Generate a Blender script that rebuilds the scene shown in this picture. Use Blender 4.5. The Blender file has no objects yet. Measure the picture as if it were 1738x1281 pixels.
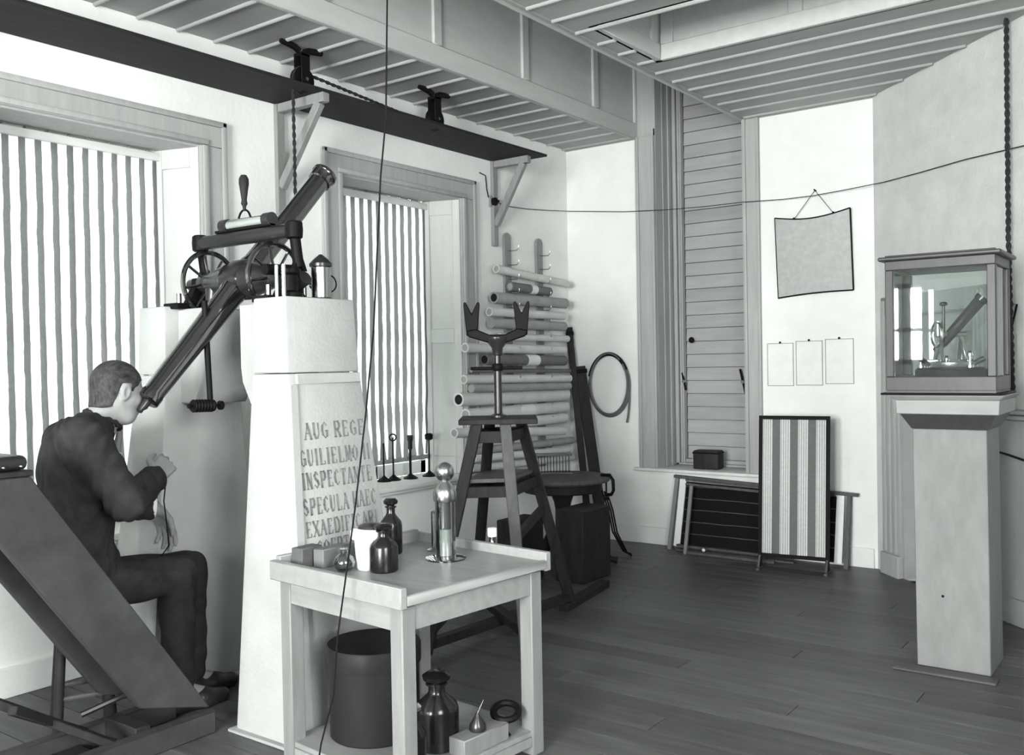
import bpy, bmesh, math, random
import numpy as np
from mathutils import Vector, Matrix

random.seed(7)
SC = bpy.context.scene
COL = SC.collection

# ------------------------------------------------------------------ camera
S_ = 1.4 / 1.35
FPX = 1600.3354
YAW, PITCH, ROLL = -0.6373, -0.0150053, -0.0176546
CAM = np.array([4.0237 * S_, -6.1946 * S_, 1.4])
FWD = np.array([math.sin(YAW) * math.cos(PITCH), math.cos(YAW) * math.cos(PITCH), math.sin(PITCH)])
_r0 = np.array([math.cos(YAW), -math.sin(YAW), 0.0])
_u0 = np.cross(_r0, FWD)
RGT = _r0 * math.cos(ROLL) + _u0 * math.sin(ROLL)
UPV = -_r0 * math.sin(ROLL) + _u0 * math.cos(ROLL)
cd = bpy.data.cameras.new('camera')
cd.sensor_fit = 'HORIZONTAL'
cd.sensor_width = 36.0
cd.lens = FPX / 1738.0 * 36.0
cd.clip_start = 0.05
cam = bpy.data.objects.new('camera', cd)
COL.objects.link(cam)
mw = Matrix.Identity(4)
for i in range(3):
    mw[i][0], mw[i][1], mw[i][2], mw[i][3] = RGT[i], UPV[i], -FWD[i], CAM[i]
cam.matrix_world = mw
SC.camera = cam

# ------------------------------------------------------------------ daylight
wd = bpy.data.worlds.new('overcast_sky')
SC.world = wd
wd.use_nodes = True
wd.node_tree.nodes['Background'].inputs[0].default_value = (1.0, 1.0, 0.99, 1)
wd.node_tree.nodes['Background'].inputs[1].default_value = SKY = 7.0

def daylight(name, x0, x1, z0, z1, y, watts, rot=(math.radians(90), 0, 0), loc=None):
    ld = bpy.data.lights.new(name, 'AREA')
    ld.shape = 'RECTANGLE'
    ld.size, ld.size_y = x1 - x0, z1 - z0
    ld.energy = watts
    ld.color = (1.0, 1.0, 0.985)
    o = bpy.data.objects.new(name, ld)
    o.location = loc or ((x0 + x1) / 2, y, (z0 + z1) / 2)
    o.rotation_euler = rot
    COL.objects.link(o)
    return o
NEAR = -10.4            # inner face of the wall behind the camera
WB = [(0.70, 1.22), (2.5, 3.4), (3.7, 4.6)]   # its windows (x ranges)
WZB = [(1.30, 2.35), (0.75, 2.85), (0.75, 2.85)]
for (a, b), (c, d) in zip(WB, WZB):
    daylight('window_daylight', a, b, c, d, NEAR - 0.12, 175 * (b - a) * (d - c))
XR = 5.25              # right wall, outside the view, with one window
WR, WRZ = (-6.7, -5.3), (0.9, 2.75)
daylight('window_daylight', 0, WR[1] - WR[0], WRZ[0], WRZ[1], 0, 95, (math.radians(90), 0, math.radians(90)), (XR + .12, (WR[0] + WR[1]) / 2, (WRZ[0] + WRZ[1]) / 2))
SC.view_settings.view_transform = 'Standard'
SC.view_settings.look = 'None'
SC.view_settings.gamma = 1.0
SC.view_settings.use_curve_mapping = False
SC.view_settings.exposure = 0.6

# ------------------------------------------------------------------ helpers
H = 3.11
XW = 2.402            # where the back wall meets the oblique wall
def ray(px, py):
    return FWD + RGT * (px - 869) / FPX + UPV * (640.5 - py) / FPX
def on(px, py, ax, v):
    """point where the sight line through a pixel meets the plane ax = v of a wall, floor or thing"""
    d = ray(px, py); i = 'xyz'.index(ax)
    return CAM + d * ((v - CAM[i]) / d[i])
def onobl(px, py, off=0.0):
    """the same for the oblique wall x + ... (45 degrees), off metres in front of it"""
    d = ray(px, py); s = XW - off * math.sqrt(2)
    return CAM + d * ((s - CAM[0] - CAM[1]) / (d[0] + d[1]))
def V(*a): return np.array(a if len(a) > 1 else a[0], float)
def unit(v):
    v = V(v); return v / np.linalg.norm(v)
def frame(ax):
    ax = unit(ax)
    a = V(0, 0, 1) if abs(ax[2]) < 0.9 else V(1, 0, 0)
    u = unit(np.cross(a, ax)); v = np.cross(ax, u)
    return u, v, ax

ORG = {}
class MB:
    def __init__(s): s.v = []; s.f = []
    def add(s, vs, fs):
        o = len(s.v); s.v += [tuple(map(float, p)) for p in vs]
        s.f += [tuple(i + o for i in f) for f in fs]; return s
    def bx(s, x0, x1, y0, y1, z0, z1):
        return s.add([(x, y, z) for z in (z0, z1) for y in (y0, y1) for x in (x0, x1)],
                     [(0, 2, 3, 1), (4, 5, 7, 6), (0, 1, 5, 4), (2, 6, 7, 3), (0, 4, 6, 2), (1, 3, 7, 5)])
    def hexa(s, b, t):
        """b, t: four bottom and four top corners, counter-clockwise from above"""
        return s.add(list(b) + list(t), [(3, 2, 1, 0), (4, 5, 6, 7)] + [(i, (i + 1) % 4, (i + 1) % 4 + 4, i + 4) for i in range(4)])
    def rbox(s, c, sz, u, v=None):
        """box centred c, sizes along u, v, w"""
        u = unit(u)
        v = unit(v) if v is not None else unit(np.cross((0, 0, 1), u))
        v = unit(v - u * (u @ v)); w = np.cross(u, v); c = V(c); a, b, d = [q / 2 for q in sz]
        bt = [c + u * i * a + v * j * b - w * d for i, j in ((-1, -1), (1, -1), (1, 1), (-1, 1))]
        return s.hexa(bt, [p + w * 2 * d for p in bt])
    def bar(s, p0, p1, w, h, up=(0, 0, 1)):
        """bar from p0 to p1, w wide across, h along up"""
        p0, p1 = V(p0), V(p1); u = unit(p1 - p0); up = V(up)
        k = up - u * (u @ up)
        if np.linalg.norm(k) < 1e-4: k = np.cross(u, (1, 0, 0))
        k = unit(k)
        return s.rbox((p0 + p1) / 2, (np.linalg.norm(p1 - p0), w, h), u, np.cross(k, u))
    def lathe(s, c, ax, prof, n=20, cap=True):
        """prof: (radius, height along ax)"""
        u, v, w = frame(ax); c = V(c); o = len(s.v); vs = []; fs = []
        for r, h in prof:
            for i in range(n):
                t = 2 * math.pi * i / n
                vs.append(c + w * h + (u * math.cos(t) + v * math.sin(t)) * max(r, 1e-5))
        for k in range(len(prof) - 1):
            for i in range(n):
                j = (i + 1) % n
                fs.append((k * n + i, k * n + j, (k + 1) * n + j, (k + 1) * n + i))
        if cap:
            fs.append(tuple(range(n - 1, -1, -1)))
            fs.append(tuple((len(prof) - 1) * n + i for i in range(n)))
        return s.add(vs, fs)
    def cyl(s, p0, p1, r0, r1=None, n=16):
        p0, p1 = V(p0), V(p1); L = np.linalg.norm(p1 - p0)
        return s.lathe(p0, p1 - p0, [(r0, 0), (r0 if r1 is None else r1, L)], n)
    def ball(s, c, r, n=16, ax=(0, 0, 1), sq=1.0):
        m = max(6, n // 2)
        return s.lathe(c, ax, [(r * math.sin(math.pi * k / m), -r * sq * math.cos(math.pi * k / m)) for k in range(m + 1)], n, cap=False)
    def path(s, pts, r, n=8, closed=False):
        pts = [V(p) for p in pts]; N = len(pts); vs = []; fs = []; up = None
        for i, p in enumerate(pts):
            a = pts[(i - 1) % N] if (closed or i > 0) else p
            b = pts[(i + 1) % N] if (closed or i < N - 1) else p
            t = unit(b - a)
            if up is None: up = frame(t)[0]
            up = unit(up - t * (t @ up)); q = np.cross(t, up)
            rr = r[i] if hasattr(r, '__len__') else r
            for k in range(n):
                e = 2 * math.pi * k / n
                vs.append(p + (up * math.cos(e) + q * math.sin(e)) * rr)
        for i in range(N if closed else N - 1):
            for k in range(n):
                l = (k + 1) % n; j = (i + 1) % N
                fs.append((i * n + k, i * n + l, j * n + l, j * n + k))
        if not closed:
            fs.append(tuple(range(n - 1, -1, -1))); fs.append(tuple((N - 1) * n + k for k in range(n)))
        return s.add(vs, fs)
    def torus(s, c, ax, R, r, n=36, m=8):
        u, v, w = frame(ax); c = V(c)
        return s.path([c + (u * math.cos(t) + v * math.sin(t)) * R for t in [2 * math.pi * i / n for i in range(n)]], r, m, True)
    def prism(s, poly, o, u, v, w):
        """2D polygon (counter-clockwise in u, v) pushed along the vector w"""
        o, u, v, w = V(o), V(u), V(v), V(w); n = len(poly)
        a = [o + u * p[0] + v * p[1] for p in poly]
        return s.add(a + [p + w for p in a], [tuple(range(n - 1, -1, -1)), tuple(range(n, 2 * n))] +
                     [(i, (i + 1) % n, (i + 1) % n + n, i + n) for i in range(n)])
    def build(s, name, mat, parent=None, smooth=True, bevel=0, origin=None, kind=None, seg=1):
        me = bpy.data.meshes.new(name)
        v = np.array(s.v)
        if parent is not None: O = ORG[parent.name]
        elif origin is not None: O = V(origin)
        else:
            lo, hi = v.min(0), v.max(0); O = V((lo[0] + hi[0]) / 2, (lo[1] + hi[1]) / 2, lo[2])
        me.from_pydata([tuple(p) for p in v - O], [], s.f)
        bm = bmesh.new(); bm.from_mesh(me)
        bmesh.ops.recalc_face_normals(bm, faces=bm.faces)
        if bevel:
            es = [e for e in bm.edges if len(e.link_faces) == 2 and e.calc_face_angle(0) > 0.5]
            bmesh.ops.bevel(bm, geom=es, offset=bevel, segments=seg, affect='EDGES', profile=0.5)
        bm.to_mesh(me); bm.free()
        if smooth:
            me.shade_smooth(); me.set_sharp_from_angle(angle=math.radians(38))
        me.materials.append(MAT[mat] if isinstance(mat, str) else mat)
        o = bpy.data.objects.new(name, me); COL.objects.link(o)
        ORG[o.name] = O
        if parent is not None: o.parent = parent
        else: o.location = O
        if kind: o['kind'] = kind
        return o
def thing(name, label, cat, loc, group=None, kind=None):
    o = bpy.data.objects.new(name, None); COL.objects.link(o)
    o.empty_display_size = 0.1
    o.location = loc; ORG[o.name] = V(loc)
    if kind: o['kind'] = kind
    if label: o['label'] = label
    if cat: o['category'] = cat
    if group: o['group'] = group
    return o
def tag(o, label, cat=None, group=None):
    o['label'] = label
    if cat: o['category'] = cat
    if group: o['group'] = group
    return o
def copy_tree(o, parent=None, delta=None):
    c = o.copy(); COL.objects.link(c); c.parent = parent
    ORG[c.name] = ORG[o.name]
    if delta is not None: c.location = V(o.location) + V(delta)
    for ch in list(o.children): copy_tree(ch, c)
    return c

# ------------------------------------------------------------------ materials
MAT = {}
TINT = (0.968, 1.0, 0.980)
def mat(name, g, rough=0.6, var=0.12, scale=6, stretch=(1, 1, 1), metal=0.0, bump=0.0, spec=0.3, rnd=0.0, detail=5, bscale=None):
    m = bpy.data.materials.new(name); m.use_nodes = True; MAT[name] = m
    nt = m.node_tree; N = nt.nodes; L = nt.links; b = N['Principled BSDF']
    tc = N.new('ShaderNodeTexCoord'); mp = N.new('ShaderNodeMapping')
    mp.inputs['Scale'].default_value = [scale * q for q in stretch]
    L.new(tc.outputs['Object'], mp.inputs[0])
    nz = N.new('ShaderNodeTexNoise'); nz.inputs['Detail'].default_value = detail; nz.inputs['Scale'].default_value = 1.0
    nz.inputs['Roughness'].default_value = 0.65
    L.new(mp.outputs[0], nz.inputs[0])
    mr = N.new('ShaderNodeMapRange')
    mr.inputs[1].default_value = 0.3; mr.inputs[2].default_value = 0.7
    mr.inputs[3].default_value = 1 - var; mr.inputs[4].default_value = 1 + var
    L.new(nz.outputs[0], mr.inputs[0])
    last = mr.outputs[0]
    if rnd:
        oi = N.new('ShaderNodeObjectInfo'); r2 = N.new('ShaderNodeMapRange')
        r2.inputs[3].default_value = 1 - rnd; r2.inputs[4].default_value = 1 + rnd
        L.new(oi.outputs['Random'], r2.inputs[0])
        mu = N.new('ShaderNodeMath'); mu.operation = 'MULTIPLY'
        L.new(last, mu.inputs[0]); L.new(r2.outputs[0], mu.inputs[1]); last = mu.outputs[0]
    vm = N.new('ShaderNodeVectorMath'); vm.operation = 'SCALE'
    vm.inputs[0].default_value = [g * t for t in TINT]
    L.new(last, vm.inputs['Scale']); L.new(vm.outputs[0], b.inputs['Base Color'])
    b.inputs['Roughness'].default_value = rough; b.inputs['Metallic'].default_value = metal
    b.inputs['Specular IOR Level'].default_value = spec
    if bump:
        bp = N.new('ShaderNodeBump'); bp.inputs['Strength'].default_value = bump; bp.inputs['Distance'].default_value = 0.01
        if bscale:
            n2 = N.new('ShaderNodeTexNoise'); n2.inputs['Scale'].default_value = bscale; n2.inputs['Detail'].default_value = 3
            L.new(tc.outputs['Object'], n2.inputs[0]); L.new(n2.outputs[0], bp.inputs['Height'])
        else: L.new(nz.outputs[0], bp.inputs['Height'])
        L.new(bp.outputs[0], b.inputs['Normal'])
    return m
mat('plaster', 0.80, 0.9, 0.05, 3, bump=0.15, bscale=40)
mat('plaster_speckled', 0.60, 0.9, 0.10, 5, bump=0.25, bscale=60, detail=8)
mat('wall_brown', 0.16, 0.8, 0.1, 4)
mat('dado', 0.36, 0.8, 0.10, 5, detail=8)
mat('floor_wood', 0.088, 0.45, 0.35, 2.2, (1.2, 9, 9), rnd=0.22, spec=0.35, bump=0.1)
mat('joint_dark', 0.03, 0.9, 0.1)
mat('ceiling_paint', 0.36, 0.55, 0.07, 3, (1, 6, 6), rnd=0.06)
mat('slot_paint', 0.50, 0.6, 0.07, 3, (6, 1, 6))
mat('casing_paint', 0.38, 0.5, 0.10, 3, (10, 10, 1))
mat('reveal_paint', 0.52, 0.5, 0.05, 3, (8, 8, 1))
mat('sill_paint', 0.68, 0.5, 0.06, 3, (8, 1, 8))
mat('shutter_board', 0.35, 0.55, 0.09, 3, (1, 8, 8), rnd=0.08)
mat('shelf_dark', 0.025, 0.6, 0.3, 4, (8, 1, 8), spec=0.1)
mat('bracket_wood', 0.25, 0.6, 0.12, 5, (8, 8, 1))
mat('black_iron', 0.006, 0.5, 0.2, 10, spec=0.10)
mat('black_gloss', 0.008, 0.12, 0.2, 10, spec=0.9)
MAT['black_gloss'].node_tree.nodes['Principled BSDF'].inputs['IOR'].default_value = 1.9
mat('gunmetal', 0.03, 0.28, 0.2, 8, metal=0.35, spec=0.6)
mat('bottle_black', 0.008, 0.2, 0.2, 10, spec=0.45)
mat('steel', 0.40, 0.25, 0.1, 10, metal=1.0)
mat('brass_gray', 0.32, 0.3, 0.15, 10, metal=0.9)
mat('nickel', 0.72, 0.18, 0.06, 10, metal=1.0)
mat('rope', 0.025, 0.9, 0.3, 60)
mat('wire', 0.012, 0.9, 0.1, 20, spec=0.05)
mat('stone', 0.43, 0.85, 0.07, 5, bump=0.2, bscale=70, detail=8)
mat('letter_paint', 0.20, 0.8, 0.35, 30)
mat('pale_wood', 0.21, 0.5, 0.13, 3, (9, 9, 1.2))
mat('pale_wood_flat', 0.26, 0.4, 0.14, 3, (1.2, 9, 9))
mat('rim_wood', 0.28, 0.45, 0.10, 3, (9, 1.2, 9))
mat('dark_wood', 0.026, 0.55, 0.3, 4, (8, 8, 1.5), spec=0.12)
mat('mid_dark_wood', 0.09, 0.5, 0.25, 4, (8, 8, 1.5), spec=0.15)
mat('couch_wood', 0.048, 0.55, 0.25, 4, (8, 2, 2), spec=0.12)
mat('bin_black', 0.018, 0.5, 0.3, 7, (1, 1, 0.4), spec=0.12)
mat('paper_pale', 0.62, 0.8, 0.10, 9)
mat('paper_mid', 0.33, 0.8, 0.14, 9)
mat('paper_dark', 0.15, 0.7, 0.15, 9)
mat('paper_white', 0.78, 0.8, 0.05, 9)
mat('hole_shade', 0.01, 0.9, 0.1)
mat('case_wood', 0.045, 0.4, 0.18, 5, (6, 6, 1.5), spec=0.4)
mat('pedestal_front', 0.22, 0.7, 0.13, 7, (1.6, 1.6, 0.6), detail=9)
mat('cap_paint', 0.30, 0.6, 0.08, 7, (1, 4, 4))
mat('picture_sheet', 0.42, 0.5, 0.12, 25, detail=8)
mat('suit', 0.026, 0.85, 0.35, 14, bump=0.2, bscale=300, spec=0.15)
mat('trouser', 0.028, 0.85, 0.3, 14, bump=0.2, bscale=300, spec=0.15)
mat('skin', 0.27, 0.55, 0.06, 20, spec=0.3)
mat('hair', 0.035, 0.6, 0.75, 90, (1, 0.25, 0.5), spec=0.25, bump=0.5, detail=3)
mat('linen', 0.80, 0.8, 0.03, 20)
mat('leather', 0.018, 0.35, 0.3, 20, bump=0.3, bscale=30, spec=0.5)
mat('screen_frame', 0.009, 0.6, 0.2, 8, spec=0.08)
mat('hose', 0.12, 0.6, 0.15, 20)
mat('ceramic', 0.82, 0.35, 0.03, 10)
mat('pad_gray', 0.10, 0.7, 0.2, 14)

def glass_mat(name, tint=0.92, refl=0.35):
    m = bpy.data.materials.new(name); m.use_nodes = True; MAT[name] = m
    nt = m.node_tree; N = nt.nodes; L = nt.links; N.clear()
    out = N.new('ShaderNodeOutputMaterial'); mx = N.new('ShaderNodeMixShader')
    tr = N.new('ShaderNodeBsdfTransparent'); gl = N.new('ShaderNodeBsdfGlossy'); fr = N.new('ShaderNodeFresnel')
    nz = N.new('ShaderNodeTexNoise'); nz.inputs['Scale'].default_value = 3
    mr = N.new('ShaderNodeMapRange'); mr.inputs[3].default_value = 0.005; mr.inputs[4].default_value = 0.03
    L.new(nz.outputs[0], mr.inputs[0]); L.new(mr.outputs[0], gl.inputs['Roughness'])
    tr.inputs[0].default_value = (tint * .97, tint, tint * .99, 1)
    gl.inputs[0].default_value = (1, 1, 1, 1)
    fr.inputs[0].default_value = 1.5
    ad = N.new('ShaderNodeMath'); ad.operation = 'MULTIPLY'; ad.inputs[1].default_value = refl * 6
    ad.use_clamp = True
    L.new(fr.outputs[0], ad.inputs[0]); L.new(ad.outputs[0], mx.inputs[0])
    L.new(tr.outputs[0], mx.inputs[1]); L.new(gl.outputs[0], mx.inputs[2]); L.new(mx.outputs[0], out.inputs[0])
    return m
glass_mat('pane_glass', 0.95, 0.2)
glass_mat('case_glass', 0.95, 0.19)
glass_mat('vial_glass', 0.75, 0.5)
glass_mat('dark_glass', 0.25, 0.4)

def stripes(name, axis, period, duty, offset, light, dark, transl, wob=0.0, fine=0):
    m = bpy.data.materials.new(name); m.use_nodes = True; MAT[name] = m
    nt = m.node_tree; N = nt.nodes; L = nt.links; N.clear()
    def math_(op, a, b=None, clamp=False):
        q = N.new('ShaderNodeMath'); q.operation = op; q.use_clamp = clamp
        for i, s in enumerate((a, b)):
            if s is None: continue
            if isinstance(s, (int, float)): q.inputs[i].default_value = s
            else: L.new(s, q.inputs[i])
        return q.outputs[0]
    tc = N.new('ShaderNodeTexCoord'); sx = N.new('ShaderNodeSeparateXYZ'); L.new(tc.outputs['Object'], sx.inputs[0])
    c = sx.outputs['XYZ'.index(axis)]
    if wob:
        mp = N.new('ShaderNodeMapping'); mp.inputs['Scale'].default_value = (3, 3, 9); L.new(tc.outputs['Object'], mp.inputs[0])
        nz = N.new('ShaderNodeTexNoise'); nz.inputs['Scale'].default_value = 1; nz.inputs['Detail'].default_value = 3; L.new(mp.outputs[0], nz.inputs[0])
        c = math_('ADD', c, math_('MULTIPLY', math_('SUBTRACT', nz.outputs[0], 0.5), wob))
    t = math_('FRACT', math_('DIVIDE', math_('SUBTRACT', c, offset - 100 * period), period))
    k = math_('LESS_THAN', t, duty)
    if fine:
        u = math_('FRACT', math_('DIVIDE', math_('SUBTRACT', c, offset - 100 * period), period / fine))
        k = math_('MAXIMUM', k, math_('MULTIPLY', math_('LESS_THAN', u, 0.40), 0.6))
    n2 = N.new('ShaderNodeTexNoise'); n2.inputs['Scale'].default_value = 60; L.new(tc.outputs['Object'], n2.inputs[0])
    mix = N.new('ShaderNodeMix'); mix.data_type = 'RGBA'; L.new(k, mix.inputs[0])
    mix.inputs['A'].default_value = [light * q for q in TINT] + [1]
    mix.inputs['B'].default_value = [dark * q for q in TINT] + [1]
    br = N.new('ShaderNodeVectorMath'); br.operation = 'SCALE'
    L.new(mix.outputs['Result'], br.inputs[0]); L.new(math_('ADD', math_('MULTIPLY', n2.outputs[0], 0.3), 0.85), br.inputs['Scale'])
    df = N.new('ShaderNodeBsdfDiffuse'); tl = N.new('ShaderNodeBsdfTranslucent'); ms = N.new('ShaderNodeMixShader')
    L.new(br.outputs[0], df.inputs[0]); L.new(br.outputs[0], tl.inputs[0])
    ms.inputs[0].default_value = transl
    out = N.new('ShaderNodeOutputMaterial')
    L.new(df.outputs[0], ms.inputs[1]); L.new(tl.outputs[0], ms.inputs[2]); L.new(ms.outputs[0], out.inputs[0])
    return m
stripes('blind_stripes', 'Y', 0.0762, 0.45, -2.220, 0.85, 0.14, 0.35, wob=0.012)
stripes('screen_stripes', 'X', 0.1145, 0.46, -0.128, 0.62, 0.15, 0.1, fine=8)
stripes('slate_lines', 'Z', 0.085, 0.06, 0.125, 0.012, 0.09, 0.0, wob=0.02)
# ================================================================== the room
def xmax(y):           # inner x limit of the room at depth y
    return min(XR, XW - y)
# ---- floor of planks running along x
fl = MB().bx(-0.02, XR, NEAR, 0.0, -0.06, -0.018).build('floor', 'joint_dark', kind='structure', origin=(0, 0, 0))
PW = 0.142
y = -0.004
n = 0
while y > NEAR + 0.05:
    y0 = max(y - PW + 0.004, NEAR)
    xm = xmax(y) - 0.004
    cut = 0.9 + ((n * 0.618) % 1) * 2.6
    if cut > xm - 0.4: cut = xm
    for a, b in ((0.004, cut), (cut + 0.004, xm)):
        if b - a > 0.2:
            e0, e1 = (min(b, xmax(y0) - .004) if b < xm else xmax(y0) - .004), b
            if b >= xm: e0 = min(xmax(y0) - .004, XR - .004)
            MB().hexa([(a, y0, -.018), (e0, y0, -.018), (e1, y, -.018), (a, y, -.018)], [(a, y0, 0), (e0, y0, 0), (e1, y, 0), (a, y, 0)]).build('plank', 'floor_wood', fl, smooth=False)
    y -= PW; n += 1
# ---- ceiling: boards with a bead along one edge, an open meridian slot and a hatch
SL, SR = 0.655, 1.485          # slot edges
HX, HY0, HY1 = 1.675, -2.2375, -1.579   # hatch: left edge, near and far edge
HXR = 4.2
def slab(mb, x0, x1, y0, y1): mb.bx(x0, x1, y0, y1, H + 0.02, H + 0.05)
cm = MB()
slab(cm, -0.02, SL - .031, NEAR, 0.0)
slab(cm, SR + .031, HX - .031, NEAR, 0.0); slab(cm, HX - .031, XR, NEAR, HY0 - .031); slab(cm, HX - .031, XR, HY1 + .031, 0.0); slab(cm, HXR + .031, XR, HY0 - .031, HY1 + .031)
ce = cm.build('ceiling', 'ceiling_paint', kind='structure', smooth=False, origin=(0, 0, H))
def ceil_board(x0, x1, ya, yb):
    """flat board from ya (far) to yb (near) with a rounded bead on its far edge"""
    e = lambda yy: min(x1, xmax(yy) - .002)
    m = MB().hexa([(x0, yb + .002, H), (e(yb), yb + .002, H), (e(ya), ya - .002, H), (x0, ya - .002, H)], [(x0, yb + .002, H + .021), (e(yb), yb + .002, H + .021), (e(ya), ya - .002, H + .021), (x0, ya - .002, H + .021)])
    x1 = e(ya)
    r = 0.013; k = 7
    prof = [(r * math.cos(math.pi * i / k), -r * 1.1 * math.sin(math.pi * i / k)) for i in range(k + 1)]
    m.prism([(p[0], p[1]) for p in prof][::-1], (x0, ya - 0.013, H + 0.001), (0, 1, 0), (0, 0, 1), (x1 - x0, 0, 0))
    return m.build('ceiling_board', 'ceiling_paint', ce)
BP = 0.2195
yb_list = [-0.0425 - BP * k for k in range(0, int((-NEAR) / BP) + 1)]
prev = 0.0
for yb in yb_list:
    ya = prev; prev = yb
    if yb < NEAR: break
    ceil_board(0.0, SL - 0.03, ya, yb)
    a = SR + 0.05
    if ya <= HY1 + 0.02 and yb >= HY0 - 0.02:
        ceil_board(a, HX - .031, ya, yb); ceil_board(HXR + .031, XR, ya, yb)
    else:
        ceil_board(a, XR, ya, yb)
# ---- the meridian slot: panelled cheeks rising above the ceiling
SH = 0.78
def cheek(name, x, sgn, y0, y1, nst, label=None):
    """panelled face at x, thickness away from the slot (sgn), between y0 and y1"""
    t = thing(name, None, None, (x, (y0 + y1) / 2, H), kind='structure')
    MB().bx(min(x + sgn * .02, x + sgn * .05), max(x + sgn * .02, x + sgn * .05), y0, y1, H, H + SH).build('panel', 'slot_paint', t, smooth=False)
    MB().bx(min(x, x + sgn * .03), max(x, x + sgn * .03), y0, y1, H - 0.012, H + 0.108).build('rail', 'slot_paint', t, bevel=0.004)
    MB().bx(min(x, x + sgn * .03), max(x, x + sgn * .03), y0, y1, H + SH - 0.1, H + SH).build('rail', 'slot_paint', t, bevel=0.004)
    for s in nst:
        MB().bx(min(x, x + sgn * .021), max(x, x + sgn * .021), s - 0.035, s + 0.035, H + 0.108, H + SH - 0.1).build('stile', 'slot_paint', t, bevel=0.005)
    return t
cheek('trim_1', SL, -1, NEAR, 0.33, [0.25, -0.0, -0.60, -1.46, -2.32, -3.18, -4.04, -4.9, -5.76, -6.6, -7.5])
cheek('trim_2', SR, 1, NEAR, 0.33, [0.25, -0.6, -1.46, -2.32, -3.18, -4.04, -4.9, -5.76, -6.6, -7.5])
MB().bx(SR + .031, SR + 0.052, NEAR, 0.0, H - 0.010, H + 0.02).build('trim_3', 'ceiling_paint', kind='structure', bevel=0.004)
t = thing('trim_5', None, None, (1.07, -4, H + SH), kind='structure')       # slot covers, closed
for k in range(14):
    a = NEAR + k * 0.82; b = min(a + 0.815, 0.40)
    if a > .33: break
    MB().bx(SL - 0.05, SR + 0.05, a, b, H + SH, H + SH + 0.04).build('cover_board', 'slot_paint', t, smooth=False)
MB().bx(SL - .05, SR + .05, NEAR - .05, NEAR, H, H + SH).build('end_board', 'slot_paint', t, smooth=False)
# hatch
t = thing('trim_6', None, None, (HX, HY1, H), kind='structure')
ph = 0.55
def hatch_face(o, u, L, stl):
    """panelled hatch cheek: o lower corner, u direction along it"""
    o = V(o); u = unit(u); w = np.cross((0, 0, 1), u)      # w points out of the hatch
    def slabp(a, b, z0, z1, d0, d1, nm):
        c = o + u * (a + b) / 2 + w * (d0 + d1) / 2 + V(0, 0, (z0 + z1) / 2)
        MB().rbox(c, (b - a, abs(d1 - d0), z1 - z0), u, w).build(nm, 'slot_paint', t, bevel=0.003)
    slabp(-.05, L + .05, 0, ph, .018, .05, 'panel')
    slabp(0, L, -0.004, .085, 0, .03, 'rail'); slabp(0, L, ph - .08, ph, 0, .03, 'rail')
    for s in stl: slabp(s, s + 0.075, .085, ph - .08, 0, .02, 'stile')
hatch_face((HX, HY1, H), (1, 0, 0), HXR - HX, [0, 0.74, 1.5, 2.3])            # far face, seen
hatch_face((HX, HY0, H), (0, 1, 0), HY1 - HY0, [0, 0.56])
hatch_face((HXR, HY0, H), (-1, 0, 0), HXR - HX, [0, 0.74, 1.5, 2.3])
hatch_face((HXR, HY1, H), (0, -1, 0), HY1 - HY0, [0, 0.56])
MB().bx(HX - .05, HXR + .05, HY0 - .05, HY1 + .05, H + ph, H + ph + .04).build('hatch_lid', 'slot_paint', t, smooth=False)

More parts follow.
